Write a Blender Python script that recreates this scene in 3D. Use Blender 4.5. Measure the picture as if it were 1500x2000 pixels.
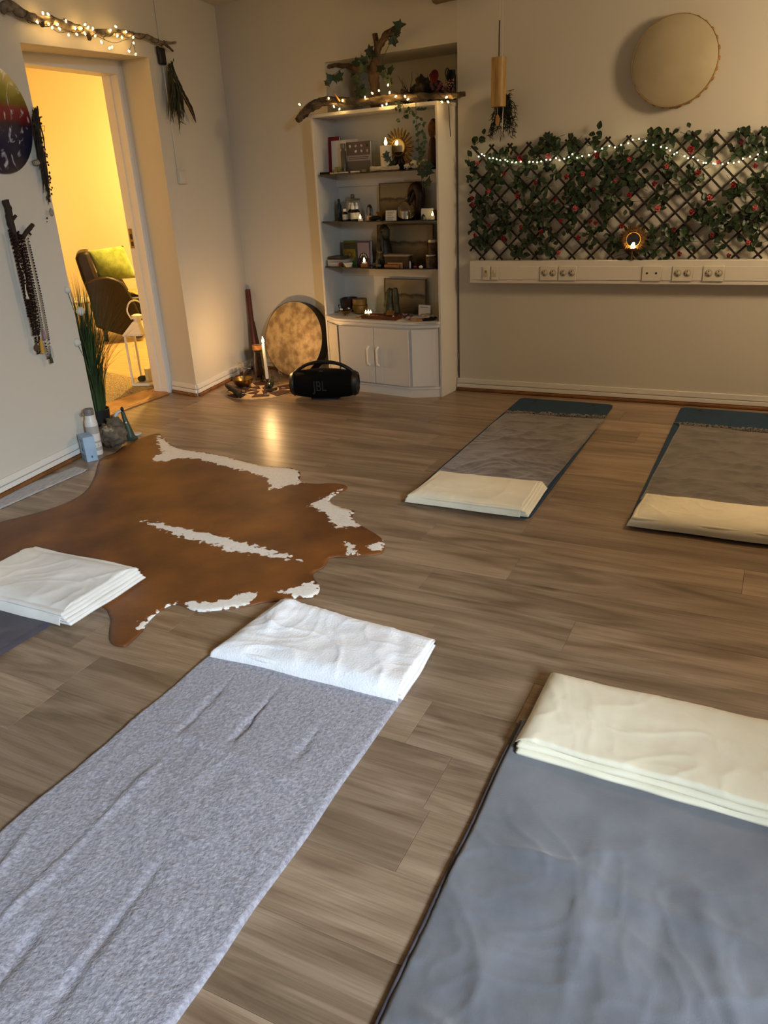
import bpy, bmesh, math, random
from mathutils import Vector, Matrix, noise as mnoise
from mathutils.geometry import delaunay_2d_cdt
for o in list(bpy.data.objects): bpy.data.objects.remove(o)
S = bpy.context.scene
COL = S.collection
PI = math.pi
# ------------------------------------------------------------------ camera
FPX, HCAM = 1502.0, 1.40
YAW, PIT, ROL = math.radians(-27.18), math.radians(23.34), math.radians(-2.91)
FW = Vector((math.sin(YAW)*math.cos(PIT), math.cos(YAW)*math.cos(PIT), -math.sin(PIT)))
_r = Vector((math.cos(YAW), -math.sin(YAW), 0)); _u = _r.cross(FW)
RT = math.cos(ROL)*_r + math.sin(ROL)*_u
UP = -math.sin(ROL)*_r + math.cos(ROL)*_u
CP = Vector((0, 0, HCAM))
cam = bpy.data.cameras.new('camera'); camo = bpy.data.objects.new('camera', cam); COL.objects.link(camo)
mw = Matrix((RT, UP, -FW)).transposed().to_4x4(); mw.translation = CP
camo.matrix_world = mw
cam.sensor_fit = 'VERTICAL'; cam.sensor_height = 36; cam.lens = FPX/2000*36; cam.clip_start = .02
S.camera = camo
# ------------------------------------------------------------------ world, lights, exposure
w = bpy.data.worlds.new('dusk'); S.world = w; w.use_nodes = True
w.node_tree.nodes['Background'].inputs[0].default_value = (.35, .5, .8, 1)
w.node_tree.nodes['Background'].inputs[1].default_value = .25
def lamp(name, kind, loc, power, col, size=.1, size_y=None, rot=None):
    l = bpy.data.lights.new(name, kind); l.energy = power; l.color = col
    if kind == 'AREA':
        l.shape = 'RECTANGLE'; l.size = size; l.size_y = size_y or size
    else: l.shadow_soft_size = size
    o = bpy.data.objects.new(name, l); COL.objects.link(o); o.location = loc
    if rot: o.rotation_euler = rot
    return o
# daylight outside the side window (right wall, beside and behind the photographer)
SKY_P = Vector((3.4, -1.62, 2.75))
lamp('window_daylight', 'AREA', SKY_P, 400, (.74, .87, 1.0), 1.0, 1.2, (Vector((-1.1, 1.3, .0))-SKY_P).to_track_quat('-Z', 'Y').to_euler())
# warm ceiling lamp of this room, right of the view, and the lamp of the next room
CEIL_W, HALL_W = 53, 215
lamp('ceiling_lamp_light', 'POINT', (.95, 4.0, 2.12), CEIL_W, (1, .735, .44), .2)
lamp('hall_lamp_light', 'POINT', (-5.2, 6.1, 2.2), HALL_W, (1, .63, .18), .09)
S.view_settings.view_transform = 'Standard'; S.view_settings.look = 'None'
S.view_settings.gamma = 1; S.view_settings.use_curve_mapping = False
S.view_settings.exposure = .8
# ------------------------------------------------------------------ pixel -> place
def ray(x, y): return RT*((x-750)/FPX) - UP*((y-1000)/FPX) + FW
def hit(x, y, p, n):
    d = ray(x, y); return CP + d*((p-CP).dot(n)/d.dot(n))
def onZ(x, y, z=0): return hit(x, y, Vector((0, 0, z)), Vector((0, 0, 1)))
def onY(x, y, Y): return hit(x, y, Vector((0, Y, 0)), Vector((0, 1, 0)))
def frame(o, ang):
    m = Matrix.Rotation(ang, 4, 'Z'); m.translation = Vector(o); return m
K0 = Vector((-1.932, 5.042, 0))                       # bend of the back wall (right edge of the niche)
FR = frame(K0, math.radians(1.5))                     # right part of the back wall; y goes into the wall
FB = frame(K0, math.radians(-7.2))                    # left part, with the niche
_wl = math.atan2(-.9889, .1483)
FL = frame((-3.727, 4.379, 0), _wl)                   # left wall; x towards the camera, y into the room
FK = frame((-2.9545, 4.854, 0), math.radians(-7.2))   # bookcase; x right, y back
FRi, FBi, FLi, FKi = [m.inverted() for m in (FR, FB, FL, FK)]
def loc(F, Fi, px, py, y):
    n = (F.to_3x3() @ Vector((0, 1, 0))); p = F @ Vector((0, y, 0)); return Fi @ hit(px, py, p, n)
def PR(px, py, d=0): return loc(FR, FRi, px, py, -d)
def PB(px, py, d=0): return loc(FB, FBi, px, py, -d)
def PL(px, py, d=0): return loc(FL, FLi, px, py, d)
def PK(px, py, t): return loc(FK, FKi, px, py, t)
# ------------------------------------------------------------------ mesh builder
class MB:
    def __init__(s, F=None): s.v = []; s.f = []; s.F = F
    def add(s, vs, fs):
        b = len(s.v)
        for p in vs:
            p = Vector(p); s.v.append(s.F @ p if s.F else p)
        s.f += [tuple(b+i for i in f) for f in fs]; return s
    def box(s, c, d, rz=0, M=None):
        x, y, z = d[0]/2, d[1]/2, d[2]/2; R = M.to_3x3() if M else Matrix.Rotation(rz, 3, 'Z'); c = Vector(c)
        vs = [c+R@Vector((i*x, j*y, k*z)) for k in (-1, 1) for j in (-1, 1) for i in (-1, 1)]
        return s.add(vs, [(0,2,3,1), (4,5,7,6), (0,1,5,4), (2,6,7,3), (0,4,6,2), (1,3,7,5)])
    def bb(s, a, b):
        return s.box([(a[i]+b[i])/2 for i in range(3)], [abs(b[i]-a[i]) for i in range(3)])
    def prism(s, poly, z0, z1, M=None):
        n = len(poly); a = sum(poly[i][0]*poly[(i+1) % n][1]-poly[(i+1) % n][0]*poly[i][1] for i in range(n))
        if a < 0: poly = poly[::-1]
        vs = [Vector((p[0], p[1], z0)) for p in poly]+[Vector((p[0], p[1], z1)) for p in poly]
        if M: vs = [M @ v for v in vs]
        return s.add(vs, [tuple(range(n))[::-1], tuple(range(n, 2*n))]+[(i, (i+1) % n, n+(i+1) % n, n+i) for i in range(n)])
    def lathe(s, prof, c=(0,0,0), n=24, M=None, cap=True):
        c = Vector(c); vs = []; fs = []
        for r, z in prof:
            for k in range(n):
                a = 2*PI*k/n; p = Vector((r*math.cos(a), r*math.sin(a), z)); vs.append(c+(M @ p if M else p))
        m = len(prof)
        for j in range(m-1):
            for k in range(n):
                fs.append((j*n+k, j*n+(k+1) % n, (j+1)*n+(k+1) % n, (j+1)*n+k))
        if cap:
            if prof[0][0] > 1e-5: fs.append(tuple(range(n))[::-1])
            if prof[-1][0] > 1e-5: fs.append(tuple(range((m-1)*n, m*n)))
        return s.add(vs, fs)
    def cyl(s, c, r, h, n=20, r2=None, M=None):
        return s.lathe([(r, 0), (r if r2 is None else r2, h)], c, n, M)
    def tube(s, pts, r, n=8, rough=0, seed=0):
        pts = [Vector(p) for p in pts]; m = len(pts)
        if not hasattr(r, '__len__'): r = [r]*m
        vs = []; fs = []; up = Vector((0, 0, 1)); prev = None
        for i, p in enumerate(pts):
            t = (pts[min(i+1, m-1)]-pts[max(i-1, 0)])
            t = t.normalized() if t.length > 1e-9 else Vector((0, 0, 1))
            if prev is None:
                a = t.cross(up)
                if a.length < .1: a = t.cross(Vector((1, 0, 0)))
                a.normalize()
            else:
                a = prev-t*prev.dot(t); a.normalize()
            b = t.cross(a); prev = a
            for k in range(n):
                an = 2*PI*k/n; q = r[i]
                if rough: q *= 1+rough*mnoise.noise(Vector((i*.7+seed*9.1, k*.9, seed*3.3)))*1.6
                vs.append(p+(a*math.cos(an)+b*math.sin(an))*q)
        for i in range(m-1):
            for k in range(n):
                fs.append((i*n+k, i*n+(k+1) % n, (i+1)*n+(k+1) % n, (i+1)*n+k))
        fs.append(tuple(range(n))[::-1]); fs.append(tuple(range((m-1)*n, m*n)))
        return s.add(vs, fs)
    def ell(s, c, rad, nu=16, nv=10, M=None, amp=0, fq=3, seed=0):
        c = Vector(c); vs = []; fs = []
        for j in range(nv+1):
            th = PI*j/nv
            for i in range(nu):
                ph = 2*PI*i/nu; d = Vector((math.sin(th)*math.cos(ph), math.sin(th)*math.sin(ph), -math.cos(th)))
                k = 1+amp*mnoise.noise(d*fq+Vector((seed*7.3, seed*1.7, 0))) if amp else 1
                p = Vector((d.x*rad[0], d.y*rad[1], d.z*rad[2]))*k
                vs.append(c+(M @ p if M else p))
        for j in range(nv):
            for i in range(nu):
                a, b = j*nu+i, j*nu+(i+1) % nu; q = [a, b, b+nu, a+nu]; fs.append(tuple(q))
        return s.add(vs, fs)
    def sheet(s, nx, ny, fn):
        vs = [fn(i/nx, j/ny) for j in range(ny+1) for i in range(nx+1)]
        return s.add(vs, [(j*(nx+1)+i, j*(nx+1)+i+1, (j+1)*(nx+1)+i+1, (j+1)*(nx+1)+i) for j in range(ny) for i in range(nx)])
def spline(pts, k=6):
    pts = [Vector(p) for p in pts]; out = []
    for i in range(len(pts)-1):
        p0 = pts[max(i-1, 0)]; p1 = pts[i]; p2 = pts[i+1]; p3 = pts[min(i+2, len(pts)-1)]
        for j in range(k):
            t = j/k
            out.append(.5*((2*p1)+(p2-p0)*t+(2*p0-5*p1+4*p2-p3)*t*t+(3*p1-p0-3*p2+p3)*t*t*t))
    out.append(pts[-1]); return out
def lerps(vals, n):
    out = []
    for i in range(n):
        t = i/(n-1)*(len(vals)-1); a = int(min(t, len(vals)-2)); out.append(vals[a]+(vals[a+1]-vals[a])*(t-a))
    return out
BASE = {}
def meshof(name, mb, base, smooth=35):
    me = bpy.data.meshes.new(name); me.from_pydata([p-base for p in mb.v], [], mb.f)
    bm = bmesh.new(); bm.from_mesh(me); bmesh.ops.remove_doubles(bm, verts=bm.verts, dist=1e-6)
    bmesh.ops.recalc_face_normals(bm, faces=bm.faces); bm.to_mesh(me); bm.free()
    if smooth:
        me.shade_smooth()
        if smooth < 180: me.set_sharp_from_angle(angle=math.radians(smooth))
    return me
def mods(o, bevel, solid=0, sub=0):
    if solid:
        m = o.modifiers.new('solid', 'SOLIDIFY'); m.thickness = solid; m.offset = -1
    if bevel:
        m = o.modifiers.new('bevel', 'BEVEL'); m.width = bevel; m.segments = 2; m.limit_method = 'ANGLE'; m.angle_limit = math.radians(40)
    if sub:
        m = o.modifiers.new('sub', 'SUBSURF'); m.levels = sub; m.render_levels = sub
def tag(o, label=None, cat=None, group=None, kind=None):
    if label: o['label'] = label
    if cat: o['category'] = cat
    if group: o['group'] = group
    if kind: o['kind'] = kind
    return o
def thing(name, label, cat, base=(0,0,0), group=None):
    o = bpy.data.objects.new(name, None); COL.objects.link(o); o.location = base; o.empty_display_size = .05
    BASE[o.name] = Vector(base); return tag(o, label, cat, group)
def link(name, me, mat, parent=None, at=None):
    o = bpy.data.objects.new(name, me); COL.objects.link(o)
    if mat is not None and not me.materials: me.materials.append(mat)
    if parent: o.parent = parent; BASE[o.name] = BASE[parent.name]
    if at is not None: o.location = at
    return o
def part(parent, name, mb, mat, smooth=35, bevel=0, label=None, solid=0, sub=0, kind=None):
    o = link(name, meshof(name, mb, BASE[parent.name], smooth), mat, parent); mods(o, bevel, solid, sub)
    if label: o['label'] = label
    if kind: o['kind'] = kind
    return o
def solo(name, label, cat, mb, mat, group=None, smooth=35, bevel=0, solid=0, sub=0, kind=None):
    xs = [p.x for p in mb.v]; ys = [p.y for p in mb.v]; zs = [p.z for p in mb.v]
    b = Vector(((min(xs)+max(xs))/2, (min(ys)+max(ys))/2, min(zs)))
    o = link(name, meshof(name, mb, b, smooth), mat); o.location = b; BASE[o.name] = b; mods(o, bevel, solid, sub)
    return tag(o, label, cat, group, kind)
def struct(name, mb, mat, smooth=35, bevel=0, label=None):
    o = link(name, meshof(name, mb, Vector((0,0,0)), smooth), mat); BASE[o.name] = Vector((0,0,0)); mods(o, bevel)
    o['kind'] = 'structure'
    if label: o['label'] = label
    return o
def at_parent(o, parent, world, M=None):
    """place a shared-mesh part: world position (and 3x3 orientation M) under an unrotated parent"""
    m = (M.to_4x4() if M else Matrix()); m.translation = Vector(world)-BASE[parent.name]
    o.matrix_local = m; return o
def rnd(a, b): return random.uniform(a, b)
# ------------------------------------------------------------------ materials
def lin(c):
    if isinstance(c, str):
        c = [int(c[i:i+2], 16)/255 for i in (0, 2, 4)]
    return tuple(x/12.92 if x <= .04045 else ((x+.055)/1.055)**2.4 for x in c[:3])+(1,)
def nodes(m): m.use_nodes = True; return m.node_tree.nodes, m.node_tree.links
MATS = {}
def mat(name, col, rough=.6, metal=0, col2=None, sc=20, bump=0, bsc=60, emis=0, ecol=None, trans=0, ior=1.45, sheen=0, spec=.5, ramp=(.35, .65), stretch=(1,1,1), alpha=1, detail=4, rnd_v=0, coat=0, sss=0):
    if name in MATS: return MATS[name]
    m = bpy.data.materials.new(name); N, L = nodes(m); b = N['Principled BSDF']; MATS[name] = m
    b.inputs['Base Color'].default_value = lin(col); b.inputs['Roughness'].default_value = rough
    b.inputs['Metallic'].default_value = metal; b.inputs['Specular IOR Level'].default_value = spec
    b.inputs['Transmission Weight'].default_value = trans; b.inputs['IOR'].default_value = ior
    b.inputs['Sheen Weight'].default_value = sheen; b.inputs['Alpha'].default_value = alpha
    b.inputs['Coat Weight'].default_value = coat
    if sheen: b.inputs['Sheen Roughness'].default_value = .5
    if sss: b.inputs['Subsurface Weight'].default_value = sss; b.inputs['Subsurface Radius'].default_value = (.02, .012, .008)
    if emis:
        b.inputs['Emission Color'].default_value = lin(ecol or col); b.inputs['Emission Strength'].default_value = emis
    if col2 or bump or rnd_v:
        tc = N.new('ShaderNodeTexCoord'); mp = N.new('ShaderNodeMapping'); mp.inputs['Scale'].default_value = stretch
        L.new(tc.outputs['Object'], mp.inputs['Vector'])
    if col2:
        n = N.new('ShaderNodeTexNoise'); n.inputs['Scale'].default_value = sc; n.inputs['Detail'].default_value = detail
        L.new(mp.outputs[0], n.inputs['Vector'])
        r = N.new('ShaderNodeValToRGB'); r.color_ramp.elements[0].position = ramp[0]; r.color_ramp.elements[1].position = ramp[1]
        r.color_ramp.elements[0].color = lin(col); r.color_ramp.elements[1].color = lin(col2)
        L.new(n.outputs[0], r.inputs[0]); L.new(r.outputs[0], b.inputs['Base Color'])
    if rnd_v:
        oi = N.new('ShaderNodeObjectInfo'); h = N.new('ShaderNodeHueSaturation'); ma = N.new('ShaderNodeMapRange')
        ma.inputs['To Min'].default_value = 1-rnd_v; ma.inputs['To Max'].default_value = 1+rnd_v
        L.new(oi.outputs['Random'], ma.inputs[0]); L.new(ma.outputs[0], h.inputs['Value'])
        src = b.inputs['Base Color'].links[0].from_socket if b.inputs['Base Color'].links else None
        if src: L.new(src, h.inputs['Color'])
        else: h.inputs['Color'].default_value = lin(col)
        L.new(h.outputs[0], b.inputs['Base Color'])
    if bump:
        n2 = N.new('ShaderNodeTexNoise'); n2.inputs['Scale'].default_value = bsc; n2.inputs['Detail'].default_value = 4
        L.new(mp.outputs[0], n2.inputs['Vector'])
        bp = N.new('ShaderNodeBump'); bp.inputs['Strength'].default_value = bump; bp.inputs['Distance'].default_value = .004
        L.new(n2.outputs[0], bp.inputs['Height']); L.new(bp.outputs[0], b.inputs['Normal'])
    return m
def glow(name, col, st):
    if name in MATS: return MATS[name]
    m = bpy.data.materials.new(name); N, L = nodes(m); N.remove(N['Principled BSDF']); e = N.new('ShaderNodeEmission')
    e.inputs[0].default_value = lin(col); e.inputs[1].default_value = st
    L.new(e.outputs[0], N['Material Output'].inputs[0]); MATS[name] = m; return m
def wood_floor():
    m = bpy.data.materials.new('oak_plank'); N, L = nodes(m); b = N['Principled BSDF']
    tc = N.new('ShaderNodeTexCoord'); oi = N.new('ShaderNodeObjectInfo')
    mul = N.new('ShaderNodeVectorMath'); mul.operation = 'SCALE'; mul.inputs[0].default_value = (37, 53, 11); L.new(oi.outputs['Random'], mul.inputs['Scale'])
    ad = N.new('ShaderNodeVectorMath'); L.new(tc.outputs['Object'], ad.inputs[0]); L.new(mul.outputs[0], ad.inputs[1])
    def nz(scale, stretch, detail, dist):
        mp = N.new('ShaderNodeMapping'); mp.inputs['Scale'].default_value = stretch; L.new(ad.outputs[0], mp.inputs[0])
        n = N.new('ShaderNodeTexNoise'); n.inputs['Scale'].default_value = scale; n.inputs['Detail'].default_value = detail; n.inputs['Distortion'].default_value = dist
        L.new(mp.outputs[0], n.inputs['Vector']); return n
    n1 = nz(1.0, (.9, 6.5, 1), 5, 2.6); n2 = nz(1.0, (4, 190, 1), 4, .6); n3 = nz(1, (2.2, 4.5, 1), 2, 0)
    r1 = N.new('ShaderNodeValToRGB'); e = r1.color_ramp.elements
    e[0].position = .25; e[0].color = lin('6b5642'); e[1].position = .72; e[1].color = lin('a8927a')
    k = e.new(.5); k.color = lin('8f7a63')
    L.new(n1.outputs[0], r1.inputs[0])
    r2 = N.new('ShaderNodeValToRGB'); r2.color_ramp.elements[0].position = .3; r2.color_ramp.elements[0].color = (.70, .67, .64, 1); r2.color_ramp.elements[1].position = .6; r2.color_ramp.elements[1].color = (1, 1, 1, 1)
    L.new(n2.outputs[0], r2.inputs[0])
    mx = N.new('ShaderNodeMix'); mx.data_type = 'RGBA'; mx.blend_type = 'MULTIPLY'; mx.inputs[0].default_value = .75
    L.new(r1.outputs[0], mx.inputs[6]); L.new(r2.outputs[0], mx.inputs[7])
    # knots
    r3 = N.new('ShaderNodeValToRGB'); r3.color_ramp.elements[0].position = .715; r3.color_ramp.elements[0].color = (1, 1, 1, 1); r3.color_ramp.elements[1].position = .79; r3.color_ramp.elements[1].color = (.42, .36, .3, 1)
    L.new(n3.outputs[0], r3.inputs[0])
    m2 = N.new('ShaderNodeMix'); m2.data_type = 'RGBA'; m2.blend_type = 'MULTIPLY'; m2.inputs[0].default_value = .8
    L.new(mx.outputs[2], m2.inputs[6]); L.new(r3.outputs[0], m2.inputs[7])
    h = N.new('ShaderNodeHueSaturation'); mr = N.new('ShaderNodeMapRange'); mr.inputs['To Min'].default_value = .82; mr.inputs['To Max'].default_value = 1.16
    L.new(oi.outputs['Random'], mr.inputs[0]); L.new(mr.outputs[0], h.inputs['Value']); L.new(m2.outputs[2], h.inputs['Color'])
    L.new(h.outputs[0], b.inputs['Base Color']); b.inputs['Roughness'].default_value = .33; b.inputs['Specular IOR Level'].default_value = .45
    bp = N.new('ShaderNodeBump'); bp.inputs['Strength'].default_value = .12; bp.inputs['Distance'].default_value = .002
    L.new(n2.outputs[0], bp.inputs['Height']); L.new(bp.outputs[0], b.inputs['Normal']); return m
def hide_mat():
    m = bpy.data.materials.new('cowhide'); N, L = nodes(m); b = N['Principled BSDF']
    at = N.new('ShaderNodeAttribute'); at.attribute_name = 'white_sd'
    tc = N.new('ShaderNodeTexCoord')
    n = N.new('ShaderNodeTexNoise'); n.inputs['Scale'].default_value = 38; n.inputs['Detail'].default_value = 5; L.new(tc.outputs['Object'], n.inputs['Vector'])
    mr = N.new('ShaderNodeMapRange'); mr.inputs['To Min'].default_value = -.045; mr.inputs['To Max'].default_value = .045; L.new(n.outputs[0], mr.inputs[0])
    ad = N.new('ShaderNodeMath'); L.new(at.outputs['Fac'], ad.inputs[0]); L.new(mr.outputs[0], ad.inputs[1])
    th = N.new('ShaderNodeMapRange'); th.inputs['From Min'].default_value = -.002; th.inputs['From Max'].default_value = .003; L.new(ad.outputs[0], th.inputs[0])
    n2 = N.new('ShaderNodeTexNoise'); n2.inputs['Scale'].default_value = 3.2; n2.inputs['Detail'].default_value = 7; L.new(tc.outputs['Object'], n2.inputs['Vector'])
    r = N.new('ShaderNodeValToRGB'); r.color_ramp.elements[0].position = .3; r.color_ramp.elements[0].color = lin('4a2409'); r.color_ramp.elements[1].position = .72; r.color_ramp.elements[1].color = lin('85501f')
    L.new(n2.outputs[0], r.inputs[0])
    n4 = N.new('ShaderNodeTexNoise'); n4.inputs['Scale'].default_value = 90; L.new(tc.outputs['Object'], n4.inputs['Vector'])
    rw = N.new('ShaderNodeValToRGB'); rw.color_ramp.elements[0].color = lin('d8d2c8'); rw.color_ramp.elements[1].color = lin('faf7f0'); L.new(n4.outputs[0], rw.inputs[0])
    mx = N.new('ShaderNodeMix'); mx.data_type = 'RGBA'; L.new(th.outputs[0], mx.inputs[0]); L.new(r.outputs[0], mx.inputs[6]); L.new(rw.outputs[0], mx.inputs[7])
    L.new(mx.outputs[2], b.inputs['Base Color']); b.inputs['Roughness'].default_value = .5; 
    mp = N.new('ShaderNodeMapping'); mp.inputs['Scale'].default_value = (60, 420, 100); mp.inputs['Rotation'].default_value = (0, 0, .5); L.new(tc.outputs['Object'], mp.inputs[0])
    n3 = N.new('ShaderNodeTexNoise'); n3.inputs['Scale'].default_value = 1; L.new(mp.outputs[0], n3.inputs['Vector'])
    bp = N.new('ShaderNodeBump'); bp.inputs['Strength'].default_value = .35; bp.inputs['Distance'].default_value = .003; L.new(n3.outputs[0], bp.inputs['Height']); L.new(bp.outputs[0], b.inputs['Normal'])
    return m
def bands(name, axis, stops, warp=.05, sc=8, rough=.4, streak=None, wsc=(1,1,1)):
    """colour bands along a local axis with noisy borders: for painted boards, pictures, covers"""
    m = bpy.data.materials.new(name); N, L = nodes(m); b = N['Principled BSDF']; MATS[name] = m
    tc = N.new('ShaderNodeTexCoord'); sx = N.new('ShaderNodeSeparateXYZ'); L.new(tc.outputs['Generated'], sx.inputs[0])
    mp = N.new('ShaderNodeMapping'); mp.inputs['Scale'].default_value = wsc; L.new(tc.outputs['Generated'], mp.inputs[0])
    n = N.new('ShaderNodeTexNoise'); n.inputs['Scale'].default_value = sc; n.inputs['Detail'].default_value = 5; n.inputs['Distortion'].default_value = .8; L.new(mp.outputs[0], n.inputs['Vector'])
    mr = N.new('ShaderNodeMapRange'); mr.inputs['To Min'].default_value = -warp; mr.inputs['To Max'].default_value = warp; L.new(n.outputs[0], mr.inputs[0])
    ad = N.new('ShaderNodeMath'); L.new(sx.outputs[axis], ad.inputs[0]); L.new(mr.outputs[0], ad.inputs[1])
    r = N.new('ShaderNodeValToRGB'); e = r.color_ramp.elements
    e[0].position = stops[0][0]; e[0].color = lin(stops[0][1]); e[1].position = stops[-1][0]; e[1].color = lin(stops[-1][1])
    for p, c in stops[1:-1]: k = e.new(p); k.color = lin(c)
    L.new(ad.outputs[0], r.inputs[0]); out = r.outputs[0]
    if streak:
        n2 = N.new('ShaderNodeTexNoise'); n2.inputs['Scale'].default_value = streak[1]; n2.inputs['Detail'].default_value = 6; n2.inputs['Distortion'].default_value = 2.5; L.new(mp.outputs[0], n2.inputs['Vector'])
        r2 = N.new('ShaderNodeValToRGB'); r2.color_ramp.elements[0].position = .57; r2.color_ramp.elements[0].color = (0,0,0,1); r2.color_ramp.elements[1].position = .66; r2.color_ramp.elements[1].color = (.75,.75,.75,1); L.new(n2.outputs[0], r2.inputs[0])
        mx = N.new('ShaderNodeMix'); mx.data_type = 'RGBA'; mx.inputs[7].default_value = lin(streak[0]); L.new(r2.outputs[0], mx.inputs[0]); L.new(out, mx.inputs[6]); out = mx.outputs[2]
    L.new(out, b.inputs['Base Color']); b.inputs['Roughness'].default_value = rough; return m
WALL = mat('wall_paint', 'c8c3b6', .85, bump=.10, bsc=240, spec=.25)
SIDEW = mat('side_wall_low_bounce', '8f7f68', .85, spec=.2)  # invented darker, warmer tone for the unseen walls, cuts cool daylight bounce
WHITE = mat('white_gloss', 'dcd8cf', .45)
CABW = mat('cabinet_white', 'd2cdc2', .4)
HALLW = mat('hall_paint', 'e3d9c2', .85, spec=.2)
FLOORM = wood_floor()
DARKGAP = mat('floor_gap', '2a2018', .9)
BROWNTRIM = mat('brown_trim', '8a5a30', .5, col2='6d4420', sc=12, stretch=(1, 1, 1))
OAK = mat('oak_threshold', 'b98445', .4, col2='94642f', sc=9)
CEILM = mat('ceiling_paint', 'bdb8aa', .9, bump=.3, bsc=40)
BLACK = mat('black_plastic', '0b0b0c', .45)
BLACKM = mat('black_matte', '08080a', .85)
GLASS = mat('clear_glass', 'ffffff', .03, trans=1, ior=1.45)
SMOKE = mat('smoked_glass', '3a2c26', .08, trans=.75, ior=1.45)
STEEL = mat('steel', 'b8b4aa', .28, 1)
BRASS = mat('brass', 'a08350', .34, 1, col2='7a6238', sc=18)
GOLD = mat('gold_leaf', 'a07a35', .4, .8, col2='6e5020', sc=30)
BARK = mat('bark_grey', '6b5c48', .9, col2='352a1e', sc=34, bump=1, bsc=90, stretch=(.4,1,1), detail=8)
DRIFT = mat('driftwood', '6a5238', .85, col2='3a2a1a', sc=30, bump=1, bsc=60, stretch=(1, 1, .25), detail=8)
DKWOOD = mat('dark_wood', '3c1c0e', .45, col2='220e06', sc=20, bump=.2)
MIDWOOD = mat('mid_wood', '8a5a2c', .5, col2='5f3a1a', sc=25)
LTWOOD = mat('light_wood', 'b98e58', .5, col2='9a7140', sc=25)
TWIG = mat('twig_dark', '2a1d14', .8, bump=.4)
WIRE = mat('wire_dark', '15120d', .6)
BULB = glow('fairy_bulb', 'ffc870', 55)
LEDB = glow('led_bulb', 'ffe9a8', 22)
FLAME = glow('flame', 'ffd890', 60)
LEDFL = glow('led_flame', 'ffe08a', 9)
IVY = mat('ivy_leaf', '2c3d22', .45, col2='1b2a17', sc=30, rnd_v=.35)
IVYP = mat('small_ivy_leaf', '3b5030', .5, col2='22341c', sc=40, rnd_v=.35)
ROSEL = mat('rose_leaf', '33492a', .42, col2='22341c', sc=40, rnd_v=.4)
RED = mat('rose_red', '9c1624', .6, col2='5f0b16', sc=60)
PINK = mat('rose_pink', 'd2656a', .6, col2='a93f4a', sc=60)
MAUVE = mat('hydrangea', '7c4553', .7, col2='4e2b38', sc=40)
GREENSTEM = mat('stem', '3c4a22', .7)
PAPER = mat('paper', 'd9d5ca', .8)
INK = mat('ink', '4a4438', .8)
CREAMW = mat('wax', 'e8dcc0', .5, sss=.15)
STONE = mat('stone', '6b5f4e', .85, col2='3c342a', sc=14, bump=.8, bsc=30)
DKSTONE = mat('dark_stone', '2a2724', .6, col2='14120f', sc=20, bump=.3)
BONE = mat('bone', 'd2c8b4', .6, col2='a89a80', sc=25, bump=.3)
HERB = mat('dried_herb', '4a4a30', .9, col2='2d2a1a', sc=30, rnd_v=.25)
PINE = mat('pine_needle', '28301f', .8, col2='191e12', sc=30)
# ------------------------------------------------------------------ setting
random.seed(3)
fl = MB().bb((-4.02, -1.7, -.06), (1.8, 5.9, -.0045)); floor = struct('floor', fl, DARKGAP)
def plank_mesh(L, W):
    me = meshof('plank', MB().box((0, 0, -.005), (L-.0008, W-.0008, .010)), Vector(), 0); me.materials.append(FLOORM)
    bm = bmesh.new(); bm.from_mesh(me)
    bmesh.ops.bevel(bm, geom=[e for e in bm.edges if all(v.co.z > -.001 for v in e.verts)], offset=.0006, segments=1, affect='EDGES')
    bm.to_mesh(me); bm.free(); return me
PW, PLEN = .1955, 1.24
full = plank_mesh(PLEN, PW); cache = {}
JOINT = {8: -.83, 6: -.767, 4: -.459, 0: -.60, 2: -.49}
for k in range(-14, 23):
    y0 = 1.294+PW*k
    x = JOINT.get(k, -.3+((k*.437+.21) % 1)*PLEN)
    while x > -4.0: x -= PLEN
    while x < 1.78:
        a, b = max(x, -4.02), min(x+PLEN, 1.78); x += PLEN
        if b-a < .03: continue
        if b-a > PLEN-.001: me = full
        else:
            q = round(b-a, 2); a = b-q if a <= -4.0 else a; me = cache.setdefault(q, plank_mesh(q, PW)); b = a+q
        o = bpy.data.objects.new('plank', me); COL.objects.link(o); o.parent = floor; o.location = ((a+b)/2, y0+PW/2, 0)
# walls: left wall with deep doorway
def lw(y): return -3.727-.15*(y-4.379)
HC = 2.59
m = MB()
m.prism([(lw(-1.7), -1.7), (lw(3.212), 3.212), (-4.0, 3.30), (-4.13, 3.30), (-4.13, -1.7)], 0, HC)
m.prism([(lw(4.345), 4.345), (lw(5.6), 5.6), (-4.13, 5.6), (-4.13, 4.415), (-4.0, 4.40)], 0, HC)
lint = [(lw(3.212), 3.212, 2.112), (lw(4.345), 4.345, 2.17), (-4.0, 4.40, 2.19), (-4.13, 4.415, 2.19), (-4.13, 3.30, 2.15), (-4.0, 3.30, 2.15)]
m.add([p for p in lint]+[(p[0], p[1], HC) for p in lint], [(5,4,3,2,1,0), (6,7,8,9,10,11)]+[(i, (i+1) % 6, 6+(i+1) % 6, 6+i) for i in range(6)])
wall_left = struct('wall_left', m, WALL)
# back wall, left part with the niche (local x: corner at -1.95, niche -1.005..0)
m = MB(FB); NX, NT, ND = -1.005, 2.14, .42
m.bb((-2.4, 0, 0), (NX, .6, HC)); m.bb((NX, 0, NT), (0, .6, HC)); m.bb((NX, ND, 0), (0, .6, NT)); m.bb((0, .06, 0), (.10, .6, HC))
struct('wall_back', m, WALL)
m = MB(FR); m.bb((0, 0, 0), (3.8, .6, HC)); struct('wall_back_right', m, WALL)
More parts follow.
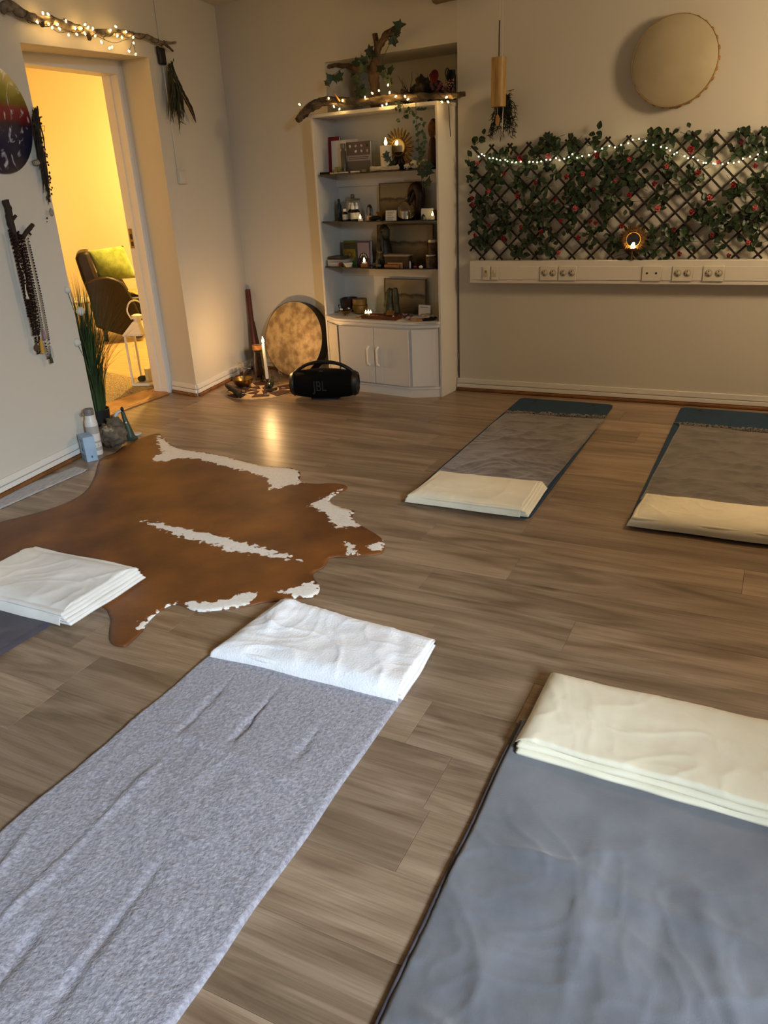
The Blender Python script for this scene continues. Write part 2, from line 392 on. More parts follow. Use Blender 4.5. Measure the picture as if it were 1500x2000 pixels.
# right wall with the window the daylight comes through, wall behind the photographer
m = MB(); WY0, WY1, WZ0, WZ1 = -1.5, .05, .85, 2.42
m.bb((1.7, -1.7, 0), (1.9, WY0, HC)); m.bb((1.7, WY1, 0), (1.9, 5.6, HC)); m.bb((1.7, WY0, 0), (1.9, WY1, WZ0)); m.bb((1.7, WY0, WZ1), (1.9, WY1, HC))
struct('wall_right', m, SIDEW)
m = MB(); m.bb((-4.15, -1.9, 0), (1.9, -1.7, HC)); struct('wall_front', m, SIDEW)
m = MB(); m.bb((-4.2, -1.9, HC), (1.9, 5.7, HC+.1)); struct('ceiling', m, CEILM)
win = struct('window_1', MB().bb((1.80, WY0, WZ0), (1.86, WY0+.06, WZ1)).bb((1.80, WY1-.06, WZ0), (1.86, WY1, WZ1)).bb((1.80, WY0, WZ0), (1.86, WY1, WZ0+.06)).bb((1.80, WY0, WZ1-.06), (1.86, WY1, WZ1)), WHITE)
part(win, 'mullion', MB().box((1.83, (WY0+WY1)/2, (WZ0+WZ1)/2), (.05, .05, WZ1-WZ0-.1)), WHITE)
# skirting boards: white board, white lower strip, brown quarter round
def skirt(name, F, x0, x1, sgn=1):
    o = struct(name, MB(F).bb((x0, 0, .054), (x1, sgn*.010, .088)), WHITE, bevel=.002)
    part(o, 'lower_strip', MB(F).bb((x0, 0, .024), (x1, sgn*.014, .050)), WHITE, bevel=.002)
    part(o, 'quarter_round', MB(F).bb((x0, 0, 0), (x1, sgn*.022, .021)), BROWNTRIM, bevel=.006)
    return o
skirt('baseboard_back', FR, -.018, 3.6, -1)
skirt('baseboard_left', FL, 1.18, 6.0)
skirt('baseboard_left_far', FL, -.93, .030)
skirt('baseboard_corner', FB, -1.93, NX-.0, -1)
revF = frame((lw(4.345), 4.345, 0), math.atan2(.055, -4.0-lw(4.345)))
skirt('baseboard_reveal', revF, 0, .275, 1)
# doorway: frame, threshold, strike plate
d = struct('door_1', MB().bb((-4.13, 4.345, 0), (-4.0, 4.41, 2.2)), WHITE, bevel=.003)
part(d, 'door_head', MB().bb((-4.13, 3.31, 2.10), (-4.0, 4.345, 2.2)), WHITE, bevel=.003)
part(d, 'door_jamb', MB().bb((-4.13, 3.31, 0), (-4.0, 3.39, 2.10)), WHITE, bevel=.003)
part(d, 'door_stop', MB().bb((-4.125, 4.336, 0.016), (-4.06, 4.345, 2.10)), WHITE)
sp = part(d, 'strike_plate', MB().bb((-4.115, 4.3335, 1.04), (-4.085, 4.3362, 1.17)), BRASS, label='brass strike plate with dark latch holes')
part(sp, 'latch_hole', MB().bb((-4.107, 4.3325, 1.10), (-4.088, 4.3345, 1.135)).bb((-4.107, 4.3325, 1.055), (-4.088, 4.3345, 1.085)), BLACK)
th = struct('trim_1', MB().bb((-4.225, 3.39, 0), (-4.0, 4.345, .016)).bb((-4.02, 3.39, 0), (-3.985, 4.345, .012)), OAK, bevel=.004)
# next room
HF = mat('hall_floor', 'c4a67c', .4, col2='ad8d62', sc=3, stretch=(1.2, 14, 1))
struct('floor_hall', MB().bb((-8.4, 2.2, -.06), (-4.02, 7.6, -.0005)), HF)
struct('wall_hall_back', MB().bb((-8.4, 7.3, 0), (-4.0, 7.5, 2.9)), HALLW)
struct('wall_hall_far', MB().bb((-8.4, 2.2, 0), (-8.2, 7.3, 2.9)), HALLW)
struct('wall_hall_front', MB().bb((-8.2, 2.2, 0), (-4.15, 2.4, 2.9)), HALLW)
struct('wall_hall_above', MB().bb((-4.25, 2.4, HC), (-4.15, 4.415, 2.9)), HALLW)
struct('wall_hall_side', MB().bb((-4.165, 4.42, 0), (-4.135, 7.3, 2.9)), HALLW)
struct('ceiling_hall', MB().bb((-8.4, 2.2, 2.9), (-4.05, 7.5, 3.0)), HALLW)
# ceiling lamps (real fixtures around the light sources, outside the frame)
def fixture(x, y, z, drop, label, hall):
    t = thing('ceiling_lamp', label, 'lamp', (x, y, z))
    part(t, 'cord', MB().tube([(x, y, z+.12), (x, y, HC)], .004), WHITE)
    part(t, 'lamp_shade', MB().lathe([(.05, .13), (.06, .13), (.17, .03), (.168, .03), (.05, .125)], (x, y, z), 28, cap=False), WHITE)
    part(t, 'canopy', MB().cyl((x, y, HC-.025), .05, .025), WHITE)
fixture(.95, 4.0, 2.12, .3, 'white cone ceiling lamp hanging in the practice room', 0)
fixture(-5.2, 6.1, 2.2, .3, 'white cone ceiling lamp hanging in the next room', 1)
# ------------------------------------------------------------------ textiles on the floor
def bil(q, u, v):
    return (q[0]*(1-u)+q[1]*u)*(1-v)+(q[3]*(1-u)+q[2]*u)*v      # q: far-left, far-right, near-right, near-left
def fbm(x, y, s=0, o=3):
    t = 0; a = 1; f = 1
    for i in range(o):
        t += a*mnoise.noise(Vector((x*f, y*f, s*5.17+i*3.1))); a *= .5; f *= 2
    return t
def creases(P, lines):
    h = 0
    for (ax, ay, bx, by, w, hh) in lines:
        dx, dy = bx-ax, by-ay; L2 = dx*dx+dy*dy; t = max(0, min(1, ((P.x-ax)*dx+(P.y-ay)*dy)/L2))
        wob = .012*mnoise.noise(Vector((t*5, ax*3, by)))
        d = math.hypot(P.x-ax-dx*t, P.y-ay-dy*t)+wob
        fade = min(1, t*6+.15, (1-t)*6+.15); h += hh*fade*math.exp(-(d/w)**2)
    return h
def cloth(q, z0, T, wr=.004, fq=6, seed=0, nx=60, ny=90, lines=(), dirs=(1, 1), edge=.004, r=.008, flat=0):
    """one flat blanket: rounded slab with wrinkles; q = four floor corners"""
    def top(u, v):
        P = bil(q, u, v); e = min(u*(q[1]-q[0]).length, (1-u)*(q[1]-q[0]).length, v*(q[3]-q[0]).length, (1-v)*(q[3]-q[0]).length)
        k = 1 if e > r else math.sqrt(max(0, 1-(1-e/r)**2))
        n = rumple(P.x, P.y, seed, wr, dirs[0], dirs[1])
        n = max(n, -T*.6); fl_ = 1 if not flat else max(0, min(1, (v-flat)/.06))
        off = Vector((mnoise.noise(Vector((P.y*5, seed, 1))), mnoise.noise(Vector((P.x*5, seed, 2))), 0))*edge*max(0, 1-e/.05)
        return Vector((P.x, P.y, z0+(T+(n+creases(P, lines))*fl_)*k+.0004))+off
    m = MB(); m.sheet(nx, ny, top)
    n0 = len(m.v); W = nx+1
    bd = [i for i in range(W)]+[j*W+nx for j in range(1, ny+1)]+[ny*W+i for i in range(nx-1, -1, -1)]+[j*W for j in range(ny-1, 0, -1)]
    m.v += [Vector((m.v[i].x, m.v[i].y, z0)) for i in bd]; nb = len(bd)
    m.f += [(bd[k], bd[(k+1) % nb], n0+(k+1) % nb, n0+k) for k in range(nb)]+[tuple(range(n0, n0+nb))]
    return m
def rumple(x, y, seed, amp, fx=1, fy=1):
    wx = .25*mnoise.noise(Vector((x*3, y*3, seed+9))); wy = .25*mnoise.noise(Vector((x*3, y*3, seed+17)))
    r1 = 1-abs(mnoise.noise(Vector(((x+wx)*5*fx, (y+wy)*5*fy, seed*3.1)))); r2 = 1-abs(mnoise.noise(Vector(((x+wy)*9*fx, (y+wx)*9*fy, seed*1.7+4))))
    return amp*(1.1*fbm(x*3.5, y*3.5, seed, 3)+.55*(r1**9-.15)+.35*(r2**9-.12)+.14*fbm(x*26, y*26, seed, 2))
def folded(q, z0, T, n, folds, seed=0, wr=.006, fq=7, nx=100, ny=72, spread=.012, lines=()):
    """folded blanket: top layer wraps down on the folded sides (l r f n), layers fan out on the open sides"""
    m = MB(); lt = T/n
    L = dict(l=lambda u, v: u*(q[1]-q[0]).length, r=lambda u, v: (1-u)*(q[1]-q[0]).length, f=lambda u, v: v*(q[3]-q[0]).length, n=lambda u, v: (1-v)*(q[3]-q[0]).length)
    C = (q[0]+q[1]+q[2]+q[3])/4
    for i in range(n):
        rs = random.Random(seed*31+i); topmost = i == n-1
        zb = z0+lt*i*(.98 if not topmost else 1)
        ins = {s: (spread*(i/max(1, n-1))*rs.uniform(.6, 1.1) if s not in folds else (.012 if not topmost else 0)) for s in 'lrfn'}
        def q2():
            a = list(q); c = []
            for P, ss in zip(a, ('lf', 'rf', 'rn', 'ln')):
                P = P.copy()
                ex = (q[1]-q[0]).normalized(); ey = (q[3]-q[0]).normalized()
                for s in ss:
                    P += {'l': ex, 'r': -ex, 'f': ey, 'n': -ey}[s]*ins[s]
                c.append(P)
            return c
        qq = q2()
        def top(u, v, zb=zb, topmost=topmost, qq=qq, i=i):
            P = bil(qq, u, v)
            h = zb+lt-z0; k = 1
            for s in 'lrfn':
                e = L[s](u, v)
                if topmost and s in folds: r = T*1.5; f = 0 if e >= r else 1-math.sqrt(max(0, 1-(1-e/r)**2)); k = min(k, 1-f)
            zz = z0+h*k
            if not (topmost and k < 1):
                ee = min(L[s](u, v) for s in 'lrfn' if not (topmost and s in folds)) if len(folds) < 4 or not topmost else 9
                if ee < lt*.6: zz -= lt*.55*(1-math.sqrt(max(0, 1-(1-ee/(lt*.6))**2)))
            sag = -.35*lt*max(0, 1-min(L[s](u, v) for s in 'lrfn')/.04)*mnoise.noise(Vector((P.x*9, P.y*9, i+seed)))*(1 if not topmost else 0)
            n_ = (rumple(P.x, P.y, seed, wr) if topmost else fbm(P.x*fq, P.y*fq, seed)*wr*.3)*min(1, h/T+.2)*k
            wob = Vector((mnoise.noise(Vector((P.y*7, seed, i*.8))), mnoise.noise(Vector((P.x*7, seed, i*.8+4))), 0))*.006*(1 if min(L[s](u, v) for s in 'lrfn') < .06 else 0)
            return Vector((P.x, P.y, max(z0+.0005, zz+sag+n_+(creases(P, lines)*k if topmost else 0))))+wob
        b0 = len(m.v); m.sheet(nx, ny, top); W = nx+1; n0 = len(m.v)
        bd = [j for j in range(W)]+[j*W+nx for j in range(1, ny+1)]+[ny*W+j for j in range(nx-1, -1, -1)]+[j*W for j in range(ny-1, 0, -1)]
        m.v += [Vector((m.v[b0+k].x, m.v[b0+k].y, min(m.v[b0+k].z-.0005, max(z0, zb)))) for k in bd]; nb = len(bd)
        m.f += [(b0+bd[k], b0+bd[(k+1) % nb], n0+(k+1) % nb, n0+k) for k in range(nb)]+[tuple(range(n0, n0+nb))]
    return m
CREAM = mat('cream_fleece', 'e9e1c8', .95, col2='dcd3b8', sc=5, bump=.12, bsc=500, sheen=.15)
WHITEF = mat('white_fleece', 'eae8e2', .95, col2='dedbd4', sc=6, bump=.15, bsc=420, sheen=.15)
PLUSHW = mat('white_plush', 'f0f0f0', .95, col2='e2e3e6', sc=14, bump=.5, bsc=150, sheen=.2)
PLUSHG = mat('grey_plush', 'a5a2aa', .95, col2='827f88', sc=95, ramp=(.34, .66), bump=1, bsc=130, sheen=.2, detail=6)
SLATE = mat('slate_velvet', '6d6f75', .8, col2='5b5d63', sc=7, bump=.15, bsc=300, sheen=.4)
TAUPE = mat('taupe_velvet', '726964', .8, col2='58504c', sc=9, bump=.15, bsc=300, sheen=.35)
TAUPE2 = mat('taupe_velvet_dark', '6c645e', .8, col2='544d47', sc=9, bump=.15, bsc=300, sheen=.35)
CHAR = mat('charcoal_fleece', '464049', .9, col2='37323a', sc=8, bump=.15, bsc=300, sheen=.15)
BLUEM = mat('blue_foam', '0f3752', .6, col2='0b2c44', sc=40, bump=.15, bsc=350)
BLUED = mat('blue_foam_edge', '0a1e2a', .6)
def Z(px, py, z=0): return onZ(px, py, z)
def yoga_mat(x0, x1, y0, y1, label):
    r = .035; T = .012; pts = []
    for cx, cy, a0 in ((x1-r, y1-r, 0), (x0+r, y1-r, 90), (x0+r, y0+r, 180), (x1-r, y0+r, 270)):
        for k in range(7):
            a = math.radians(a0+k*15); pts.append((cx+r*math.cos(a), cy+r*math.sin(a)))
    t = thing('exercise_mat', label, 'exercise mat', ((x0+x1)/2, (y0+y1)/2, 0), 'blue exercise mats')
    part(t, 'foam_sheet', MB().prism(pts, 0.0005, T), BLUEM, bevel=.003)
    for cx in (x0+.12, x1-.12):
        part(t, 'eyelet', MB().lathe([(.009, T), (.009, T+.0015), (.017, T+.0015), (.018, T)], (cx, y1-.05, 0), 20, cap=False).cyl((cx, y1-.05, T+.0003), .0095, .0003), BLACK, label='black eyelet near the far edge')
yoga_mat(-1.449, -.838, 3.028, 4.925, 'dark blue exercise mat nearer the bookcase, under a fringed taupe blanket')
yoga_mat(-.437, .175, 3.10, 4.985, 'dark blue exercise mat below the row of sockets, under a wrinkled taupe blanket')
def fringe(q0, q1, z, n, seed):
    rs = random.Random(seed); m = MB()
    for i in range(n):
        p = q0.lerp(q1, (i+rs.random()*.6)/n); p.z = z+.004; a = rs.uniform(-.9, .9); l = rs.uniform(.03, .065)
        d = Vector((math.sin(a), math.cos(a), 0)); s = Vector((-d.y, d.x, 0))*rs.uniform(-.01, .01)
        m.tube([p-d*.012, p+d*l*.5+s+Vector((0, 0, rs.uniform(.002, .010))), p+d*l+Vector((0, 0, -.001))], [.0045, .0042, .003], 5)
    return m
random.seed(5)
def V2(x, y): return Vector((x, y, 0))
qa = [Z(986, 806, .016), Z(1181, 817, .016), Z(1068, 950, .016), Z(848, 925, .016)]
for p in qa: p.z = 0
la = [( -1.40+.03*i, 4.55-.17*i, -.93, 4.50-.15*i+.05*math.sin(i*2.2), .018, .006) for i in range(8)]+[(-1.42, 3.4, -.9, 4.2, .02, .005), (-1.4, 3.9, -.95, 4.45, .02, .005), (-1.1, 3.2, -.85, 3.8, .02, .004)]
t = thing('throw_blanket', 'fringed taupe velvet blanket spread on the exercise mat nearer the bookcase', 'blanket', (-1.17, 3.95, .012), 'taupe blankets on the blue mats')
part(t, 'cloth', cloth(qa, .0123, .004, .008, 7, 1, 80, 170, la, (.9, 2.2)), TAUPE, 180)
part(t, 'fringe', fringe(qa[0], qa[1], .0123, 70, 2), TAUPE, 180, kind='stuff')
qb = [Z(1327, 830, .016), None, None, Z(1250, 975, .016)]
qb[0].z = qb[3].z = 0; qb[1] = qb[0]+V2(.60, .0); qb[2] = qb[3]+V2(.60, -.0)
lb = [(-.38+.02*i, 4.5-.16*i, .15, 4.45-.15*i+.05*math.sin(i*1.7), .02, .006) for i in range(8)]+[(-.4, 3.5, .1, 4.2, .02, .005), (-.05, 3.3, .1, 4.6, .025, .005)]
t = thing('throw_blanket', 'wrinkled taupe velvet blanket on the exercise mat below the row of sockets', 'blanket', (-.12, 4.0, .012), 'taupe blankets on the blue mats')
part(t, 'cloth', cloth(qb, .0123, .004, .008, 7, 2, 80, 170, lb, (.9, 2.2)), TAUPE2, 180)
part(t, 'fringe', fringe(qb[0], qb[1], .0123, 64, 3), TAUPE2, 180, kind='stuff')
def fold_quad(pts, z):
    out = []
    for p in pts:
        v = Z(p[0], p[1], z); v.z = 0; out.append(v)
    return out
# folded blankets on the far mats
q = fold_quad([(856, 919), (1071, 941), (1030, 1013), (788, 981)], .045)
q[2] = fold_quad([(1030, 1011)], .02)[0]; q[3] = fold_quad([(789, 979)], .02)[0]
solo('folded_blanket', 'folded cream fleece blanket with loose layered end, on the mat nearer the bookcase', 'blanket', folded(q, .0166, .042, 5, 'lnf', 11, .0055, 6, spread=.035), CREAM, 'folded cream and white blankets', 180)
q = fold_quad([(1256, 959), (1500, 987)], .055)+[None, None]
q[3] = fold_quad([(1224, 1025)], .02)[0]; q[1] = q[0]+(q[1]-q[0]).normalized()*.60; q[2] = q[3]+(q[1]-q[0])*1.0
solo('folded_blanket', 'thick folded cream fleece blanket on the mat below the row of sockets', 'blanket', folded(q, .0166, .05, 4, 'lnf', 12, .006, 6), CREAM, 'folded cream and white blankets', 180)
# near left place: grey plush blanket with white plush folded blanket
g0, g1 = Z(430, 1265, .012), Z(790, 1350, .012)
g0.z = g1.z = 0
g0 = V2(-1.50, 1.72); g1 = V2(-.823, 1.72)
lc = [(-1.19, 1.62, -1.17, 1.28, .006, -0.0096), (-1.35, 1.55, -1.33, 1.25, .008, -0.0064), (-.98, 1.45, -.97, 1.3, .008, -0.0064), (-1.30, 1.2, -1.28, .55, .01, 0.0064), (-1.08, .95, -1.02, .45, .012, -0.0064), (-1.45, .9, -1.25, .3, .014, 0.0080), (-1.2, .7, -1.1, .1, .012, -0.0080), (-1.45, 1.3, -.9, 1.22, .03, 0.0048), (-1.5, .72, -.85, .62, .03, 0.0048)]
solo('plush_blanket', 'long light grey plush blanket lying on the bare planks beside the cowhide', 'blanket', cloth([g0, g1, V2(-.79, -.25), V2(-1.50, -.25)], .0005, .011, .0045, 9, 3, 110, 320, lc, (1.6, .7), edge=.006, flat=.07), PLUSHG, smooth=180)
q = fold_quad([(552, 1158), (835, 1228), (788, 1372), (408, 1268)], .06)
q[0] = fold_quad([(548, 1160)], .05)[0]; q[1] = fold_quad([(855, 1247)], .035)[0]; q[2] = fold_quad([(784, 1370)], .015)[0]; q[3] = fold_quad([(410, 1272)], .03)[0]
solo('folded_blanket', 'folded white plush blanket at the head of the light grey one', 'blanket', folded(q, .0122, .043, 3, 'nlf', 13, .008, 5.5, spread=.012, lines=((q[0].x+.06, q[0].y, q[0].x+.10, q[0].y-.25, .03, .014), (q[1].x-.12, q[1].y-.02, q[2].x-.06, q[2].y+.08, .03, -.008))), PLUSHW, 'folded cream and white blankets', 180)
# near right place: slate blanket with cream folded blanket
ld = [(-.40, 1.25, .2, 1.20, .03, 0.0075), (-.45, .82, .25, .70, .022, 0.0180), (-.2, 1.5, -.17, .9, .02, 0.0075), (-.05, 1.5, -.02, .6, .03, -0.0060), (-.35, 1.0, -.2, .55, .02, 0.0060), (-.42, .55, .1, .5, .03, 0.0060), (.02, 1.3, .15, .9, .02, 0.0075)]
t = thing('throw_blanket', 'slate grey velvet blanket with a piped edge, under the wide cream blanket', 'blanket', (-.15, .8, 0))
part(t, 'cloth', cloth([V2(-.475, 1.70), V2(.22, 1.70), V2(.24, -.4), V2(-.455, -.4)], .0005, .016, .009, 4.5, 4, 100, 300, ld, edge=.006, r=.012, flat=.13), SLATE, 180)
rs = random.Random(1)
part(t, 'piping', MB().tube([Vector((-.477+.0095*((1.7-y)/2.1)*2+.004*mnoise.noise(Vector((y*5, 4, 1))), y, .007)) for y in [1.69-.02*k for k in range(104)]], .0035, 6), CHAR, 180)
q = fold_quad([(1075, 1300), (1500, 1390)], .06)+[None, None]
q[3] = fold_quad([(997, 1462)], .03)[0]; q[1] = q[0]+(q[1]-q[0]).normalized()*.66; n_ = fold_quad([(1500, 1607)], .03)[0]; q[2] = q[3]+(n_-q[3]).normalized()*.66
solo('folded_blanket', 'wide folded cream blanket with open layers, at the head of the slate one', 'blanket', folded(q, .0172, .042, 3, 'lf', 14, .0045, 5, spread=.02), CREAM, 'folded cream and white blankets', 180)
# far left place, cut by the picture edge
solo('fleece_blanket', 'dark charcoal fleece blanket under the white folded blanket on the cowhide', 'blanket', cloth([Z(-110, 1165), Z(123, 1206), V2(-2.17, .6), V2(-2.85, .6)], .0005, .014, .010, 5, 6, 60, 90, ((-2.55, 1.7, -2.25, 1.2, .03, .01), (-2.35, 1.75, -2.2, 1.5, .02, .008)), edge=.01, flat=.12), CHAR, smooth=180)
q = fold_quad([(58, 1060), (284, 1106), (132, 1221), (-110, 1172)], .06)
q[2] = fold_quad([(131, 1219)], .03)[0]; q[1] = fold_quad([(288, 1118)], .035)[0]; q[3] = q[2]+(q[0]-q[1])*1.0
solo('folded_blanket', 'folded white fleece blanket with fanned layers, lying on the cowhide', 'blanket', folded(q, .0155, .055, 5, 'nf', 15, .007, 6, spread=.05), WHITEF, 'folded cream and white blankets', 180)
# ------------------------------------------------------------------ cowhide rug
outl = [(295,850),(312,848),(325,862),(340,872),(362,880),(400,884),(440,893),(480,904),(520,912),(560,914),(583,920),(587,930),(585,938),(594,944),(620,946),(655,945),(676,950),(677,956),(660,965),(645,975),(648,985),(668,992),(690,998),(692,1003),(688,1012),(700,1024),(715,1033),(735,1045),(748,1056),(752,1068),(748,1080),(735,1085),(715,1087),(690,1088),(648,1090),(640,1098),(632,1110),(616,1118),(612,1126),(616,1135),(624,1145),(623,1158),(608,1169),(575,1170),(545,1175),(515,1178),(490,1184),(450,1190),(420,1194),(390,1196),(370,1191),(350,1182),(330,1185),(310,1197),(292,1214),(280,1232),(262,1250),(245,1264),(225,1262),(215,1255),(213,1240),(216,1215),(212,1200),(203,1188),(165,1172),(110,1160),(60,1149),(0,1138),(-90,1125),(-190,1125),(-210,1100),(-120,1075),(-60,1040),(0,1021),(60,1006),(110,991),(150,973),(172,955),(185,930),(192,905),(200,895),(225,885),(245,870),(270,858)]
wp = [[(307,850),(318,858),(335,872),(362,880),(440,893),(520,912),(560,914),(586,921),(585,937),(594,944),(570,950),(530,959),(527,947),(522,935),(490,925),(440,912),(400,902),(385,897),(340,898),(325,903),(297,903),(305,892),(318,886),(310,870)],
 [(602,990),(612,985),(625,978),(655,962),(675,956),(660,965),(645,977),(650,986),(690,998),(688,1012),(705,1030),(690,1033),(655,1032),(645,1018),(640,1007),(622,998)],
 [(672,1060),(690,1068),(700,1086),(685,1087),(677,1075)], [(716,1070),(748,1056),(753,1070),(735,1080)],
 [(280,1020),(310,1024),(360,1035),(420,1048),(470,1060),(520,1075),(560,1086),(592,1098),(560,1095),(510,1087),(470,1080),(445,1079),(430,1068),(390,1061),(340,1046),(310,1035)],
 [(355,1180),(375,1178),(400,1180),(440,1173),(485,1160),(500,1162),(503,1175),(470,1187),(420,1195),(390,1198),(368,1192)],
 [(268,1234),(273,1219),(300,1203),(330,1183),(348,1180),(312,1202),(287,1224)], [(540,1160),(580,1150),(615,1138),(626,1146),(624,1160),(608,1171),(570,1166)]]
ob = [onZ(*p) for p in outl]; ob = spline(ob+[ob[0]], 3)[:-1]; ob2 = [(p.x, p.y) for p in ob]
wpw = [[(onZ(*p).x, onZ(*p).y) for p in pl] for pl in wp]
def inside(x, y, pl):
    c = False; n = len(pl); j = n-1
    for i in range(n):
        if (pl[i][1] > y) != (pl[j][1] > y) and x < (pl[j][0]-pl[i][0])*(y-pl[i][1])/(pl[j][1]-pl[i][1])+pl[i][0]: c = not c
        j = i
    return c
def dist(x, y, pl):
    b = 9
    for i in range(len(pl)):
        ax, ay = pl[i]; bx, by = pl[(i+1) % len(pl)]; dx, dy = bx-ax, by-ay; L2 = dx*dx+dy*dy or 1e-9
        t = max(0, min(1, ((x-ax)*dx+(y-ay)*dy)/L2)); b = min(b, math.hypot(x-ax-dx*t, y-ay-dy*t))
    return b
xs = [p[0] for p in ob2]; ys = [p[1] for p in ob2]; g = .02; pts = []
y = min(ys)
while y < max(ys):
    x = min(xs)
    while x < max(xs):
        X, Y = x+g*.25*math.sin(y*311), y+g*.25*math.sin(x*277)
        if inside(X, Y, ob2) and dist(X, Y, ob2) > g*.5: pts.append(Vector((X, Y)))
        x += g
    y += g
n = len(ob2)
cv, ce, cf, _, _, _ = delaunay_2d_cdt([Vector(p) for p in ob2]+pts, [], [list(range(n))], 1, 1e-5)
hb = Vector((-2.4, 2.6, 0))
sdv = []; hv = []
for p in cv:
    best = -9
    for pl in wpw:
        cx = sum(a for a, b in pl)/len(pl); cy = sum(b for a, b in pl)/len(pl)
        if math.hypot(p.x-cx, p.y-cy) > 1.2: continue
        d_ = dist(p.x, p.y, pl); best = max(best, d_ if inside(p.x, p.y, pl) else -d_)
    sdv.append(max(best, -.2)); de = dist(p.x, p.y, ob2)
    hv.append(Vector((p.x, p.y, .0035+.0035*min(1, de/.02)*(1+.5*fbm(p.x*3, p.y*3, 2)))) - hb)
me = bpy.data.meshes.new('cowhide_rug'); me.from_pydata(hv, [], [tuple(f) for f in cf]); me.shade_smooth()
bm = bmesh.new(); bm.from_mesh(me); bmesh.ops.recalc_face_normals(bm, faces=bm.faces)
if sum(f.normal.z for f in bm.faces) < 0: bmesh.ops.reverse_faces(bm, faces=bm.faces)
bm.to_mesh(me); bm.free()
at_ = me.attributes.new('white_sd', 'FLOAT', 'POINT'); at_.data.foreach_set('value', sdv)
rug = link('cowhide_rug', me, hide_mat()); rug.location = hb; BASE[rug.name] = hb; mods(rug, 0, solid=.003)
tag(rug, 'brown and white cowhide rug spread on the wooden floor', 'rug')
# ------------------------------------------------------------------ bookcase standing in the niche
SW, DB, ZT = .97, .34, 1.82           # width, depth of the back panel, height
Z1, Z2, Z3, ZC = 1.452, 1.152, .853, .515
bk = thing('bookcase', 'white wooden bookcase with smoked glass shelves standing in the wall niche', 'bookcase', FK @ Vector((SW/2, .2, 0)))
K = lambda: MB(FK)
part(bk, 'side_panel', K().bb((0, .095, 0), (.016, DB+.06, ZT-.02)), CABW, bevel=.0015)
part(bk, 'side_panel', K().bb((SW-.016, .095, 0), (SW, DB+.06, ZT-.02)), CABW, bevel=.0015)
part(bk, 'back_panel', K().bb((.016, DB, .05), (SW-.016, DB+.008, ZT-.02)), CABW)
part(bk, 'top_board', K().bb((-.004, .088, ZT-.022), (SW+.004, DB+.06, ZT)), CABW, bevel=.003)
for z in (Z1, Z3):
    part(bk, 'back_rail', K().bb((.016, DB-.022, z-.085), (SW-.016, DB-.0005, z-.006)), CABW, bevel=.001)
for z, bow in ((Z1, .005), (Z2, .03), (Z3, .045)):
    poly = [(.017, DB-.001), (.017, .12)]+[(.03+(SW-.06)*i/16, .105-bow*math.sin(PI*i/16)) for i in range(17)]+[(SW-.017, .12), (SW-.017, DB-.001)]
    part(bk, 'glass_shelf', K().prism(poly, z-.006, z), SMOKE, label='smoked glass shelf')
def cab(e, top=False):
    a = .018 if not top else .006
    return [(a-e, .34), (a-e, .095-e), (.18-e*.4, -e), (SW-.18+e*.4, -e), (SW-a+e, .095-e), (SW-a+e, .34)]
part(bk, 'counter_top', K().prism(cab(.012), ZC-.018, ZC), CABW, bevel=.003)
part(bk, 'cornice', K().prism(cab(.006), ZC-.040, ZC-.0185), CABW, bevel=.003)
part(bk, 'cabinet_body', K().prism(cab(-.004), .066, ZC-.0405), CABW)
part(bk, 'plinth_rail', K().prism(cab(.004), .056, .070), CABW, bevel=.002)
part(bk, 'plinth', K().prism(cab(0), 0, .0555), CABW)
mid = .493
for a, b, hx in ((.196, mid-.0025, mid-.045), (mid+.0025, SW-.196, mid+.035)):
    dr = part(bk, 'cabinet_door', K().bb((a, -.013, .078), (b, .003, ZC-.050)), CABW, bevel=.0015)
    gx = mid-.062 if a < .3 else mid+.058
    part(dr, 'door_groove', K().bb((gx, -.0142, .079), (gx+.003, -.0128, ZC-.051)), WHITE)
    z0, z1 = .205, .335
    part(dr, 'handle', K().tube([(hx, -.013, z0), (hx, -.034, z0+.012), (hx, -.037, z0+.026), (hx, -.037, z1-.026), (hx, -.034, z1-.012), (hx, -.013, z1)], [.008, .008, .006, .006, .008, .008], 8), mat('handle_white', 'efe9dc', .3), label='white plastic handle')
for sx in (0, 1):
    def side(x): return x if not sx else SW-x
    x0, y0, x1, y1 = .022, .092, .178, -.0005
    p = part(bk, 'corner_panel', K().add([(side(x0+(x1-x0)*k), y0+(y1-y0)*k-.0045-.002*j, z) for j in (0, 1) for k, z in ((.06, .08), (.98, .08), (.98, ZC-.05), (.06, ZC-.05))], [(0,1,2,3), (4,5,6,7), (0,1,5,4), (1,2,6,5), (2,3,7,6), (3,0,4,7)]), CABW)
    k = .2; part(p, 'panel_groove', K().tube([(side(x0+(x1-x0)*k), y0+(y1-y0)*k-.007, .082), (side(x0+(x1-x0)*k), y0+(y1-y0)*k-.007, ZC-.052)], .0014, 5), WHITE)
